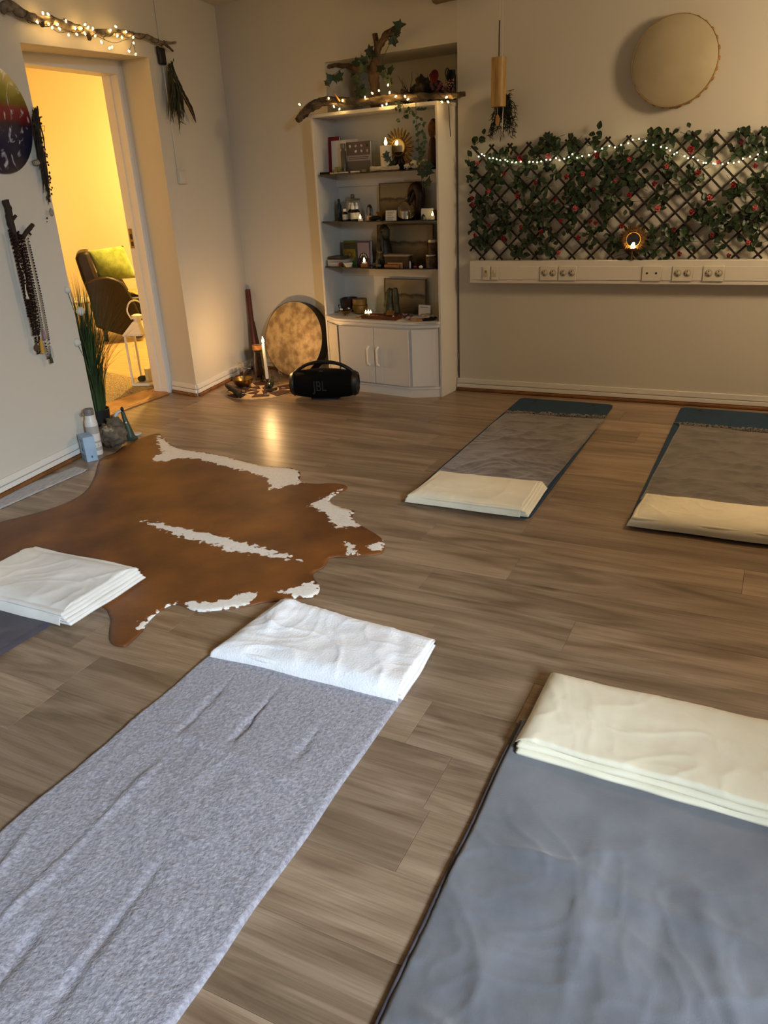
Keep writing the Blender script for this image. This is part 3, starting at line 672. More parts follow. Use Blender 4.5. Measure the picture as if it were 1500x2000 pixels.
# ------------------------------------------------------------------ helpers for the small things
G1, G2, G3, G4 = 'things on the top glass shelf', 'things on the second glass shelf', 'things on the third glass shelf', 'things on the bookcase counter'
def KP(px, t, z):
    """bookcase-local point under pixel column px, at depth t, on height z"""
    lo, hi = 0., SW
    for _ in range(40):
        m_ = (lo+hi)/2; w_ = FK @ Vector((m_, t, z))-CP; x_ = 750+FPX*w_.dot(RT)/w_.dot(FW)
        if x_ < px: lo = m_
        else: hi = m_
    return Vector(((lo+hi)/2, t, z))
def px_h(px, y0, y1, t):
    """height in metres between two pixel rows at depth t"""
    return abs(PK(px, y0, t).z-PK(px, y1, t).z)
def kthing(name, label, cat, p): return thing(name, label, cat, FK @ Vector(p))
def kbox(name, label, cat, px0, px1, ytop, t, z, d, m, rz=0, lean=0, extra=None):
    a, b = KP(px0, t, z).x, KP(px1, t, z).x; h = PK((px0+px1)/2, ytop, t).z-z
    M_ = Matrix.Rotation(rz, 4, 'Z') @ Matrix.Rotation(-lean, 4, 'X')
    F2 = FK @ Matrix.Translation((.5*(a+b), t, z+.0003)) @ M_
    mb = MB(F2).bb((-(b-a)/2, 0, 0), ((b-a)/2, d, h)); return F2, (b-a), h, mb
def tealight(px, t, z, label, r=.017, h=.016, holder=CREAMW):
    p = KP(px, t, z); o = kthing('tealight', label, 'candle', p)
    part(o, 'cup', K().cyl(p+Vector((0,0,.0003)), r, h, 18), holder, bevel=.002)
    part(o, 'flame', K().lathe([(.001, 0), (.006, .006), (.0065, .011), (.003, .02), (.0006, .027)], p+Vector((0, 0, h)), 12), LEDFL, label='glowing led flame')
# fixed seed for the small stuff
random.seed(21)
# ---- top glass shelf
bookred = mat('book_red', '7c1016', .5); bookgrey = mat('book_grey', '5a5150', .5)
def book(label, px0, px1, ytop, t, z, d, cover, lean=.06, rz=0):
    F2, w_, h, _ = kbox('book', label, 'book', px0, px1, ytop, t, z, d, cover, rz, lean)
    o = thing('book', label, 'book', F2 @ Vector((0, d/2, 0)))
    part(o, 'cover', MB(F2).bb((-w_/2, 0, 0), (w_/2, .002, h)).bb((-w_/2, d-.002, 0), (w_/2, d, h)).bb((-w_/2, .002, 0), (-w_/2+.002, d-.002, h)), cover)
    part(o, 'pages', MB(F2).bb((-w_/2+.0025, .0022, .002), (w_/2-.003, d-.0022, h-.003)), PAPER)
    return o, F2, w_, h
o, F2, w_, h = book('thick book with a red cover and pale spine leaning behind the white book', 640, 664, 267, .24, Z1, .022, bookred)
part(o, 'spine', MB(F2).bb((-w_/2-.002, -.001, 0), (-w_/2-.0003, .023, h)), PAPER, label='pale spine')
o, F2, w_, h = book('white paperback standing behind a clear bottle', 649, 700, 273, .215, Z1, .012, mat('book_white', 'c9c7c4', .5))
part(o, 'title', MB(F2).bb((-w_*.22, -.0008, h*.78), (w_*.05, -.0002, h*.83)), PAPER)
o, F2, w_, h = book('grey crystal book with gem pictures on its cover', 678, 724, 276, .175, Z1, .02, bookgrey, .05)
part(o, 'title_band', MB(F2).bb((-w_/2, -.001, h*.38), (w_/2, -.0003, h*.56)), mat('band_mauve', '9a8f90', .6))
for r_ in (.49, .435): part(o, 'title_line', MB(F2).bb((-w_*.4, -.0016, h*r_), (w_*.42, -.0011, h*r_+.004)), INK)
gem = [mat('gem_%d' % i, c, .4) for i, c in enumerate(('d8d4cc', 'b98f92', '6e3a44', 'c9a0a6', '2c1c20'))]
for i in range(8):
    gx, gz = (-.34+.24*(i % 4))*w_, h*(.86-.17*(i//4))
    part(o, 'gem_picture', MB(F2).ell((gx, -.0012, gz), (.008, .0008, .010), 8, 4, Matrix.Rotation(i*.9, 3, 'Y')), gem[(i*3) % 5])
F2, w_, h, mb = kbox('', '', '', 666, 681, 280, .165, Z1, .03, None)
solo('spray_bottle', 'clear glass bottle with a grey cap in front of the white paperback', 'bottle', MB(FK).lathe([(.0, 0), (.019, .001), (.019, h*.72), (.012, h*.78), (.012, h*.82), (.017, h*.83), (.017, h), (0, h)], KP(673, .17, Z1)+Vector((0,0,.0003)), 20), mat('bottle_grey', '6f6a5c', .15, trans=.6), G1)
p = KP(755.5, .16, Z1); hc = px_h(755, 330, 280, .16)
o = kthing('pillar_candle', 'white led pillar candle beside the round sun mirror', 'candle', p)
part(o, 'wax', K().cyl(p+Vector((0,0,.0003)), .038, hc, 28), CREAMW, bevel=.004)
part(o, 'flame', K().lathe([(.002, 0), (.009, .008), (.010, .018), (.005, .034), (.001, .046)], p+Vector((0, 0, hc)), 14), LEDFL, label='glowing led flame')
# sunburst mirror
c = PK(779, 288, .23); R = .055
o = kthing('sun_mirror', 'small round mirror with a golden petal sunburst frame on the top shelf', 'mirror', Vector((c.x, .23, Z1)))
Fm = FK @ Matrix.Translation((c.x, .23, c.z)) @ Matrix.Rotation(PI/2, 4, 'X')
part(o, 'mirror_glass', MB(Fm).cyl((0, 0, 0), R*.84, .004, 32), mat('mirror', 'd8d8d4', .04, 1))
part(o, 'ring', MB(Fm).lathe([(R*.82, -.002), (R*.82, .009), (R*.95, .011), (R*1.02, .007), (R*1.02, -.002)], (0,0,0), 36, cap=False), GOLD)
for k in range(24):
    a = 2*PI*k/24; d_ = Vector((math.cos(a), math.sin(a), 0)); pm = Matrix.Rotation(a, 3, 'Z')
    part(o, 'petal', MB(Fm).ell(d_*R*1.55, (R*.62, R*.135, .006), 10, 6, pm), GOLD)
part(o, 'foot', MB(FK).bb((c.x-.03, .225, Z1+.0003), (c.x+.03, .25, c.z-R*.5)), BLACK)
solo('dark_bowl', 'shallow dark bowl in front of the golden sun mirror', 'bowl', K().lathe([(.02, 0), (.035, .004), (.058, .034), (.054, .034), (.03, .008), (0, .006)], KP(786, .185, Z1)+Vector((0,0,.0003)), 24), BLACKM, G1)
def stick(name, label, cat, pts, r, m, g, rough=.35, seed=1, n=8): return solo(name, label, cat, MB(FK).tube(spline(pts, 4), lerps(r, (len(pts)-1)*4+1), n, rough, seed), m, g)
a = KP(724, .118, Z1); b = KP(778, .114, Z1)
stick('driftwood_piece', 'pale knotted driftwood piece lying along the top shelf edge', 'driftwood', [a+Vector((0,0,.013)), a.lerp(b,.3)+Vector((0,.005,.016)), a.lerp(b,.6)+Vector((0,-.003,.013)), b+Vector((0,0,.017))], [.016, .012, .011, .015], BONE, G1, .5, 4)
def skull(px, t, label, s, rz):
    F2 = FK @ Matrix.Translation(KP(px, t, Z1)+Vector((0,0,.0005))) @ Matrix.Rotation(rz, 4, 'Z')
    o = thing('animal_skull', label, 'skull', F2.translation, 'small animal skulls')
    part(o, 'cranium', MB(F2).ell((.022*s, 0, .026*s), (.024*s, .018*s, .020*s), 16, 10, amp=.25, fq=2.2).ell((-.012*s, 0, .019*s), (.032*s, .011*s, .012*s), 14, 8, amp=.2).ell((.03*s, 0, .012*s), (.02*s, .016*s, .010*s), 12, 8), BONE, 180)
    for y in (-1, 1): part(o, 'eye_socket', MB(F2).ell((.006*s, y*.0125*s, .026*s), (.007*s, .004*s, .006*s), 10, 6), BLACKM)
    part(o, 'teeth', MB(F2).tube([(-.036*s, 0, .018*s), (-.040*s, 0, .008*s), (-.036*s, 0, .001)], [.004*s, .003*s, .001], 6).tube([(-.02*s, .007*s, .012*s), (-.02*s, .007*s, .001)], .003*s, 5).tube([(-.02*s, -.007*s, .012*s), (-.02*s, -.007*s, .001)], .003*s, 5), BONE)
skull(802, .125, 'white animal skull with fangs pointing towards the pillar candle', 1.15, 0)
skull(822, .17, 'smooth white skull behind the fanged one, nearer the bookcase side', 1.2, .5)
solo('shell', 'ribbed brown shell behind the white skull', 'shell', K().ell(KP(800, .19, Z1)+Vector((0,0,.03)), (.03, .022, .03), 22, 10, amp=.35, fq=5), mat('shell_brown', '7a5636', .6, col2='4c3220', sc=30), G1, 180)
p = KP(846, .2, Z1); hs = px_h(848, 330, 232, .22)
o = kthing('carved_figure', 'tall carved wooden figure at the bookcase side on the top shelf', 'statue', p)
part(o, 'torso', K().lathe([(.030, 0), (.032, .03), (.03, .08), (.028, .11), (.02, .15)], p+Vector((0,0,.0003)), 18).ell(p+Vector((0, 0, hs*.44)), (.026, .025, .06), 16, 10), DKWOOD, 180)
part(o, 'head', K().ell(p+Vector((0, -.004, hs*.78)), (.026, .028, .050), 18, 14), MIDWOOD, 180, label='light wooden face')
part(o, 'hair', K().ell(p+Vector((.002, .010, hs*.84)), (.026, .026, .045), 16, 10), DKWOOD, 180)
part(o, 'nose', K().ell(p+Vector((-.008, -.032, hs*.76)), (.004, .006, .012), 8, 6), MIDWOOD, 180)
solo('stone_dish', 'yellow green stone bowl piece beside the white paperback', 'dish', K().lathe([(.004, 0), (.022, .012), (.028, .04), (.024, .04), (.016, .014), (0, .008)], KP(662, .125, Z1)+Vector((0,0,.0003)), 16, Matrix.Rotation(.0, 3, 'X')), mat('olive_stone', '8c8248', .4, col2='4a4424', sc=40), G1)
solo('selenite_stick', 'white flat crystal stick lying at the shelf edge', 'crystal', MB(FK).bb(KP(644, .112, Z1)+Vector((0,0,.0004)), KP(681, .125, Z1)+Vector((0,0,.009))), mat('selenite', 'e0dac6', .4, col2='bcb49c', sc=60), G1, bevel=.002)
solo('selenite_stick', 'second white crystal stick, in front of the crystal book', 'crystal', MB(FK).bb(KP(684, .112, Z1)+Vector((0,0,.0004)), KP(704, .124, Z1)+Vector((0,0,.010))), mat('selenite', ''), G1, bevel=.002)
solo('stone_block', 'small grey stone block beside the pale driftwood', 'stone', MB(FK).bb(KP(706, .11, Z1)+Vector((0,0,.0004)), KP(716, .125, Z1)+Vector((0,0,.016))), mat('greyblock', '7b756a', .7), G1, bevel=.003)
solo('shelf_tray', 'black slate tray at the left end of the top shelf', 'tray', MB(FK).bb(KP(627, .16, Z1)+Vector((-.0,0,.0004)), KP(648, .135, Z1)+Vector((0,0,.014))), BLACKM, G1, bevel=.002)
# ---- second glass shelf
def lprop(name, label, cat, px, t, z, prof, m, g, n=20, dx=0): return solo(name, label, cat, K().lathe(prof, KP(px, t, z)+Vector((dx, 0, .0003)), n), m, g)
AMB = mat('amber_black', '0d0907', .2); LAB = mat('label_paper', 'bdb7aa', .7); DROPW = mat('dropper_white', 'e6e2d8', .4)
def dropper(px, t, label, hh, tall):
    p = KP(px, t, Z2)+Vector((0,0,.0003)); o = kthing('dropper_bottle', label, 'bottle', p); o['group'] = 'dropper bottles'
    part(o, 'bottle', K().lathe([(0, 0), (.0185, .001), (.019, hh*.5), (.016, hh*.56), (.009, hh*.61), (.009, hh*.66)], p, 18), AMB)
    part(o, 'label', K().lathe([(.0193, hh*.10), (.0194, hh*.45)], p, 18, cap=False), LAB, label='pale paper label')
    cp = part(o, 'cap', K().lathe([(.0125, hh*.64), (.0125, hh*.82), (.008, hh*.83)], p, 16), DROPW)
    if tall: part(cp, 'pipette', K().lathe([(.0085, hh*.82), (.0075, hh*.95), (.004, hh), (0, hh*1.005)], p, 12), DROPW)
dropper(675, .125, 'dark dropper bottle with a flat white cap, apart from the pipette bottles', .095, False)
dropper(685.5, .165, 'dark dropper bottle, pipette cap, hindmost of the group of three', .115, True)
dropper(690.5, .125, 'dark dropper bottle, pipette cap, middle of the group of three', .115, True)
dropper(698, .150, 'dark dropper bottle, pipette cap, nearest the glowing tealight', .115, True)
p = KP(691, .24, Z2)+Vector((0,0,.0003)); o = kthing('glass_jar', 'large clear glass jar with a lid behind the dropper bottles', 'jar', p)
part(o, 'jar_body', K().lathe([(0, 0), (.055, .002), (.058, .10), (.05, .125), (.047, .125), (.055, .10), (.052, .005), (0, .005)], p, 28), GLASS)
part(o, 'lid', K().lathe([(.052, .126), (.052, .138), (.02, .142), (.012, .146), (.016, .158), (.010, .168), (0, .168)], p, 24), mat('lid_glass', 'b0a890', .1, trans=.8))
lprop('blue_bottle', 'slim dark blue bottle against the bookcase side', 'bottle', 664, .22, Z2, [(0, 0), (.017, .001), (.017, .095), (.009, .115), (.009, .135), (.006, .14), (0, .14)], mat('blue_glass', '1e3440', .2), G2)
lprop('dark_dish', 'flat black dish under the dropper bottles', 'dish', 667, .155, Z2, [(0, 0), (.022, .001), (.026, .02), (.015, .024), (0, .024)], BLACKM, G2)
tealight(704, .105, Z2, 'lit led tealight beside the dropper bottles', .016, .014)
# small dome
p = KP(723, .16, Z2)+Vector((0,0,.0003)); o = kthing('glass_dome', 'small narrow glass dome on a wooden foot in front of the wooden bowl', 'ornament', p)
part(o, 'foot', K().lathe([(0,0), (.022, .001), (.022, .028), (0, .028)], p, 20), LTWOOD)
part(o, 'dome', K().lathe([(.021, .0285), (.021, .07), (.015, .09), (.006, .1), (0, .101)], p, 20, cap=False), GLASS)
part(o, 'twig', K().tube([p+Vector((0,0,.03)), p+Vector((.004,0,.07)), p+Vector((.003,0,.092))], .003, 6), TWIG)
lprop('wooden_bowl', 'small light wooden bowl behind the price card', 'bowl', 749, .19, Z2, [(0, .002), (.02, 0), (.03, .012), (.05, .05), (.046, .05), (.027, .014), (0, .008)], mat('bowl_wood', '8a5c28', .5, col2='70481e', sc=20), G2, 24)
solo('sunglasses_case', 'dark folded leather pouch lying beside the price card', 'pouch', K().ell(KP(733, .125, Z2)+Vector((0,0,.015)), (.045, .03, .0145), 18, 8, amp=.3, fq=2), BLACKM, G2, 180)
def card(label, px0, px1, ytop, t, z, lines, m=PAPER, lean=.12, g=G2):
    F2, w_, h, _ = kbox('', '', '', px0, px1, ytop, t, z, .001, m, 0, lean)
    o = thing('paper_card', label, 'card', F2.translation, g)
    part(o, 'sheet', MB(F2).bb((-w_/2, 0, 0), (w_/2, .0012, h)), m)
    for k in range(lines):
        ll = w_*(.36-.06*((k*7) % 3)); zz = h*(.82-.17*k)
        part(o, 'text_line', MB(F2).bb((-w_*.36, -.0006, zz-.0015), (-w_*.36+2*ll*.9, -.0001, zz+.0015)), INK)
    return o
card('white price card with lines of writing leaning beside the silver tin', 753, 774, 411, .10, Z2, 5)
lprop('silver_tin', 'silver tin with a steel lid inside the glass cloche', 'tin', 792, .152, Z2, [(0, 0), (.031, .001), (.032, .006), (.032, .038), (.034, .042), (.034, .052), (.03, .056), (0, .056)], mat('tin', 'b9b6ae', .35, .9), G2, 26)
lprop('silver_tin', 'silver tin half hidden by the price card', 'tin', 763, .15, Z2, [(0, 0), (.028, .001), (.028, .045), (.03, .05), (.028, .055), (0, .055)], mat('tin', ''), G2, 26)
p = KP(794, .155, Z2)+Vector((0,0,.0003)); o = kthing('glass_cloche', 'clear oval glass cloche over the second shelf things', 'cloche', p)
part(o, 'dome', K().lathe([(.055, 0), (.060, .03), (.056, .075), (.035, .108), (.012, .122), (0, .124)], p+Vector((0, .0, 0)), 30, cap=False), GLASS, solid=.002)
part(o, 'knob', K().ell(p+Vector((0,0,.133)), (.009, .009, .010), 12, 8), GLASS)
# leaning elephant-like figure: bowed figure with hanging head
p = KP(817, .272, Z2)+Vector((0,0,.0003)); o = kthing('bowed_figure', 'dark wooden figure bent over with bowed head behind the glass cloche', 'statue', p)
part(o, 'body', K().tube(spline([p+Vector((.01, 0, 0)), p+Vector((.012, 0, .08)), p+Vector((.018, 0, .15)), p+Vector((-.005, 0, .195)), p+Vector((-.04, 0, .185)), p+Vector((-.062, 0, .15))], 5), lerps([.03, .03, .035, .034, .026, .016], 26), 12, .1, 3), DKWOOD, 180)
part(o, 'head', K().ell(p+Vector((-.064, -.004, .13)), (.017, .018, .026), 14, 10), DKWOOD, 180)
part(o, 'arm', K().tube(spline([p+Vector((-.01, -.02, .17)), p+Vector((-.03, -.03, .12)), p+Vector((-.045, -.02, .09))], 4), .011, 8), DKWOOD, 180)
picm = bands('picture_sepia', 2, [(0, '3a2c1c'), (.25, '6a5638'), (.45, '8a7550'), (.56, '4a3a26'), (.62, '9a8a68'), (1, '8c7c60')], .09, 5, .6)
def picture(label, px0, px1, ytop, t, z, lean, g):
    F2, w_, h, _ = kbox('', '', '', px0, px1, ytop, t, z, .012, None, 0, lean)
    o = thing('framed_picture', label, 'picture', F2.translation, g)
    part(o, 'canvas', MB(F2).bb((-w_/2+.006, 0, .006), (w_/2-.006, .008, h-.006)), picm)
    part(o, 'picture_frame', MB(F2).bb((-w_/2, -.003, 0), (w_/2, .01, .006)).bb((-w_/2, -.003, h-.006), (w_/2, .01, h)).bb((-w_/2, -.003, .006), (-w_/2+.006, .01, h-.006)).bb((w_/2-.006, -.003, .006), (w_/2, .01, h-.006)), mat('frame_brown', '5a4630', .5))
picture('sepia landscape picture leaning behind the glass cloche', 742, 826, 356, .285, Z2, .04, 'sepia pictures leaning at the back of the shelves')
picture('sepia landscape picture with bright sky leaning behind the wooden box', 738, 846, 438, .285, Z3, .04, 'sepia pictures leaning at the back of the shelves')
picture('pale sepia picture leaning behind the green stone boots', 752, 832, 545, .30, ZC, .04, 'sepia pictures leaning at the back of the shelves')
card('blank cream card standing behind the black pyramid stone', 822, 845, 407, .14, Z2, 0, lean=.15)
solo('black_pyramid', 'small black pyramid stone beside the blank cream card', 'stone', K().lathe([(.022, 0), (.016, .02), (.006, .032), (0, .034)], KP(827, .105, Z2)+Vector((0,0,.0003)), 6), BLACK, G2, 20)
tealight(845, .108, Z2, 'lit led tealight on a white cube beside the cream card', .014, .022)
lprop('woven_basket', 'low woven basket behind the cream card', 'basket', 838, .21, Z2, [(0, 0), (.05, .001), (.055, .05), (.052, .052), (.047, .006), (0, .005)], mat('basket', '5c4428', .8, col2='38281a', sc=60, bump=.6, bsc=120), G2, 26)
# ---- third glass shelf
def flatbox(name, label, cat, px0, px1, t0, t1, z0, z1, m, g, rz=0, bev=.002):
    a = KP(px0, t0, z0); b = KP(px1, t0, z0); c = Vector(((a.x+b.x)/2, (t0+t1)/2, (z0+z1)/2))
    return solo(name, label, cat, K().box(c, (b.x-a.x, t1-t0, z1-z0), rz), m, g, bevel=bev)
BW = mat('box_white', 'b8b6b2', .6); BG = mat('box_greyblack', '3a3834', .6)
flatbox('card_box', 'white card box at the bottom of the small stack', 'box', 640, 672, .12, .24, Z3+.0004, Z3+.026, BW, G3)
flatbox('card_box', 'white and grey card box in the middle of the small stack', 'box', 639, 676, .125, .245, Z3+.0266, Z3+.044, mat('box_grey', '8d8c8c', .6), G3, .08)
flatbox('card_box', 'dark card box on top of the small stack', 'box', 641, 666, .135, .235, Z3+.049, Z3+.064, BG, G3, -.05)
flatbox('card_box', 'thin dark card box second from the top of the small stack', 'box', 641, 668, .13, .235, Z3+.0446, Z3+.0486, BG, G3, .03)
o, F2, w_, h = book('green book with a yellow emblem on its cover', 672, 696, 470, .22, Z3, .03, mat('book_green', '3c5a1e', .5), .05)
part(o, 'title_band', MB(F2).bb((-w_/2+.004, -.001, h*.66), (w_/2-.002, -.0003, h*.92)), mat('cover_dark', '14200e', .5))
part(o, 'cover_picture', MB(F2).bb((-w_/2+.008, -.001, h*.18), (w_/2-.004, -.0003, h*.64)), mat('cover_yellow', '8c7418', .5, col2='5a4a10', sc=40))
part(o, 'emblem', MB(F2).lathe([(.012, -.0018), (.018, -.0018), (.018, -.001), (.012, -.001)], (0, 0, 0), 18, Matrix.Translation((0, 0, h*.42)) @ Matrix.Rotation(-PI/2, 4, 'X'), cap=False), mat('cover_gold', '3a2c0c', .5))
o, F2, w_, h = book('purple card deck box with a dark round emblem on it', 698, 724, 471, .215, Z3, .035, mat('book_purple', '4c2a4a', .5), .03)
part(o, 'cover_panel', MB(F2).bb((-w_/2+.008, -.001, h*.30), (w_/2-.008, -.0003, h*.93)), mat('cover_lilac', '8d7f8e', .5))
part(o, 'emblem', MB(F2).cyl((0, 0, 0), .036, .0008, 28, M=Matrix.Translation((0, -.0012, h*.30)) @ Matrix.Rotation(PI/2, 4, 'X')), mat('cover_night', '1c1018', .5))
for k in range(5):
    a = PI*(.1+.2*k); part(o, 'petal_picture', MB(F2).ell((.024*math.cos(a), -.0022, h*.30+.024*math.sin(a)), (.004, .0006, .008), 8, 4), gem[0])
solo('paper_roll', 'red brown rolled tube end beside the card boxes', 'tube', MB(FK).tube([KP(665, .10, Z3)+Vector((0, 0, .0145)), KP(671, .15, Z3)+Vector((0, 0, .0145))], .014, 16), mat('roll_red', '5a2016', .5), G3)
lprop('white_dish', 'small white shell dish at the shelf edge', 'dish', 681, .085, Z3, [(0, 0), (.018, .001), (.032, .026), (.029, .027), (.015, .006), (0, .005)], mat('dish_white', 'c8bfb2', .5), G3, 8)
p = KP(712, .10, Z3); o = kthing('tealight_holder', 'orange wooden tealight holder with a lit led tealight', 'candle holder', p)
part(o, 'holder', K().cyl(p+Vector((0,0,.0003)), .028, .024, 6), mat('orange_wood', '9a6420', .5, col2='7a4a14', sc=30), bevel=.003)
part(o, 'tealight_cup', K().cyl(p+Vector((0,0,.0245)), .018, .009, 18), CREAMW)
part(o, 'flame', K().lathe([(.002, 0), (.007, .006), (.007, .014), (.003, .026), (.0006, .032)], p+Vector((0, 0, .0335)), 12), LEDFL, label='glowing led flame')
# dark head figure holding a box
p = KP(752, .20, Z3); o = kthing('kneeling_figure', 'dark carved figure with long hair leaning over the wooden box', 'statue', p+Vector((0,0,.0003)))
FIG = mat('figure_dark', '221c12', .5, col2='3c3420', sc=30)
hf = px_h(760, 515, 436, .2)
part(o, 'robe', K().lathe([(.06, 0), (.062, .05), (.05, .12), (.038, hf*.68), (.028, hf*.75)], p+Vector((-.012, .02, .0003)), 20), FIG, 180)
part(o, 'head', K().ell(p+Vector((.022, -.005, hf*.82)), (.028, .028, .040), 18, 14), mat('figure_face', '4a4228', .5), 180, label='greenish carved face')
part(o, 'hair', K().ell(p+Vector((-.004, .012, hf*.80)), (.042, .038, .062), 18, 12).tube(spline([p+Vector((.0, -.02, hf*.85)), p+Vector((.006, -.035, hf*.6)), p+Vector((.012, -.04, hf*.35))], 4), .011, 8), FIG, 180)
part(o, 'arm', K().tube(spline([p+Vector((-.02, -.02, hf*.62)), p+Vector((-.01, -.06, hf*.42)), p+Vector((.03, -.075, hf*.36))], 5), lerps([.017, .014, .010], 11), 9), mat('figure_face', ''), 180)
part(o, 'headband', K().lathe([(.030, 0), (.0305, .008)], p+Vector((.021, -.005, hf*.88)), 20, cap=False), mat('figure_face', ''), 180)
p0, p1 = KP(750, .10, Z3), KP(796, .10, Z3); hb_ = px_h(770, 516, 494, .1)
o = kthing('wooden_box', 'dark wooden box with a pale lid in front of the sepia picture', 'box', (p0+p1)/2)
part(o, 'box_body', K().bb((p0.x+.004, .105, Z3+.0004), (p1.x-.004, .17, Z3+hb_)), mat('box_brown', '4c3820', .6, col2='3a2816', sc=20), bevel=.002)
part(o, 'lid', K().bb((p0.x, .100, Z3+hb_+.0003), (p1.x, .175, Z3+hb_+.012)), mat('lid_pale', '8f826a', .6), bevel=.002)
solo('incense_tube', 'orange cardboard tube lying before the wooden box', 'tube', MB(FK).tube([KP(752, .082, Z3)+Vector((0,0,.0115)), KP(776, .082, Z3)+Vector((0,0,.0115))], .011, 14), mat('tube_orange', '9a6030', .6), G3)
solo('wooden_comb', 'flat light wooden block lying on the orange tube side', 'block', MB(FK).bb(KP(757, .096, Z3)+Vector((0, 0, .0245)), KP(786, .096, Z3)+Vector((0, .004, .034))).bb(KP(782, .096, Z3)+Vector((0, 0, .0004)), KP(786, .096, Z3)+Vector((0, .004, .0245))).bb(KP(778, .096, Z3)+Vector((0, 0, .0004)), KP(780, .096, Z3)+Vector((0, .004, .0245))), LTWOOD, G3)
p = KP(842, .14, Z3)+Vector((0,0,.0003)); hj = px_h(842, 520, 494, .14)
def jar(p, hj, r, label):
    o = kthing('lidded_jar', label, 'jar', p); o['group'] = G3
    part(o, 'jar_body', K().lathe([(0, 0), (r, .002), (r, hj*.86), (r*.9, hj*.9), (0, hj*.9)], p, 24), mat('jar_amber', '5a3e1e', .2, col2='2e1e0e', sc=30))
    part(o, 'lid', K().lathe([(r*.98, hj*.9), (r*.98, hj), (0, hj)], p, 24), STEEL)
jar(p, hj, .036, 'amber glass jar with a steel lid at the bookcase side')
jar(KP(846, .22, Z3)+Vector((0,0,.0003)), .17, .036, 'taller jar with a steel lid behind the amber one')
for px, t_, r_, m_, lb in ((811, .10, .012, mat('stone_red', '7a1e1e', .4), 'small red stone at the edge of the third shelf'), (822, .095, .014, gem[0], 'small white stone at the edge of the third shelf'), (741, .11, .015, mat('stone_teal', '4a5a58', .5), 'grey green stone beside the orange tube'), (804, .16, .022, BLACKM, 'black rough stone beside the wooden box'), (732, .14, .018, STONE, 'brown rough stone behind the tealight holder')):
    solo('stone', lb, 'stone', K().ell(KP(px, t_, Z3)+Vector((0, 0, r_*.72)), (r_, r_*.85, r_*.7), 12, 8, amp=.3, fq=2, seed=px), m_, G3, 180)
solo('crystal_point', 'grey quartz point standing in front of the dark figure', 'crystal', K().lathe([(.018, 0), (.016, .03), (0, .058)], KP(738, .15, Z3)+Vector((0,0,.0003)), 6), mat('quartz_grey', '5a5040', .3), G3, 20)
solo('candle_stub', 'thin pale candle stub beside the wooden box', 'candle', K().lathe([(.006, 0), (.006, .03), (.002, .042), (0, .043)], KP(801, .13, Z3)+Vector((0,0,.0003)), 10), PAPER, G3)
# ---- counter
p = KP(676, .10, ZC)+Vector((0,0,.0003)); o = kthing('footed_bowl', 'small brass footed bowl with a curled handle holding dark stones', 'bowl', p)
part(o, 'bowl', K().lathe([(.012, .012), (.03, .018), (.052, .042), (.049, .043), (.028, .022), (0, .018)], p, 26), BRASS)
for k in range(3):
    a = k*2.1+.4; part(o, 'foot', K().tube([p+Vector((.018*math.cos(a), .018*math.sin(a), .016)), p+Vector((.02*math.cos(a), .02*math.sin(a), 0))], .006, 8), BRASS)
part(o, 'handle', K().tube(spline([p+Vector((-.046, 0, .038)), p+Vector((-.058, 0, .056)), p+Vector((-.062, 0, .07)), p+Vector((-.056, 0, .075)), p+Vector((-.053, 0, .068))], 4), .0028, 6), TWIG)
for k in range(9):
    a = k*2.4; r_ = .010+.0035*k; q_ = p+Vector((min(r_, .034)*math.cos(a), min(r_, .034)*math.sin(a), .042+.006*(k % 2)))
    solo('bowl_stone', 'dark tumbled stone in the brass footed bowl' if k not in (3, 7) else 'pale tumbled stone in the brass footed bowl', 'stone', K().ell(q_, (.012, .010, .008), 10, 6, amp=.2, seed=k), DKSTONE if k not in (3, 7) else gem[0], 'stones in the brass bowl' if k not in (3, 7) else 'pale stones in the brass bowl', 180)
p = KP(704, .21, ZC)+Vector((0,0,.0003)); o = kthing('wooden_pot', 'round light wooden pot with a dark rim line behind the brass bowl', 'pot', p)
part(o, 'pot_body', K().lathe([(.03, 0), (.046, .01), (.056, .045), (.054, .062), (.052, .064), (.052, .107), (.047, .107), (.047, .03), (0, .02)], p, 28), mat('pot_wood', '7a5a26', .5, col2='5e421a', sc=18))
part(o, 'rim_line', K().lathe([(.0535, .061), (.055, .063), (.0535, .066)], p, 28, cap=False), DKWOOD)
lprop('dark_bowl', 'wider dark wooden bowl behind the light wooden pot', 'bowl', 684, .27, ZC, [(0, 0), (.04, .001), (.055, .04), (.06, .1), (.056, .1), (.05, .04), (0, .02)], DKWOOD, G4, 24)
tealight(720, .10, ZC, 'lit led tealight on the counter, tallest of three in a cluster', .013, .026)
tealight(715, .125, ZC, 'lit led tealight of the counter cluster beside the wooden pot', .012, .018)
tealight(724.5, .128, ZC, 'lit led tealight of the counter cluster beside the wooden tray', .012, .018)
p0, p1 = KP(706, .03, ZC), KP(772, .03, ZC); o = kthing('crystal_tray', 'low red brown wooden tray of small crystals at the counter edge', 'tray', (p0+p1)/2)
TR = mat('tray_wood', '6b3216', .5, col2='4a200c', sc=20)
part(o, 'tray', K().bb((p0.x, .03, ZC+.0004), (p1.x, .12, ZC+.006)).bb((p0.x, .03, ZC+.006), (p1.x, .036, ZC+.026)).bb((p0.x, .114, ZC+.006), (p1.x, .12, ZC+.026)).bb((p0.x, .036, ZC+.006), (p0.x+.006, .114, ZC+.026)).bb((p1.x-.006, .036, ZC+.006), (p1.x, .114, ZC+.026)), TR)
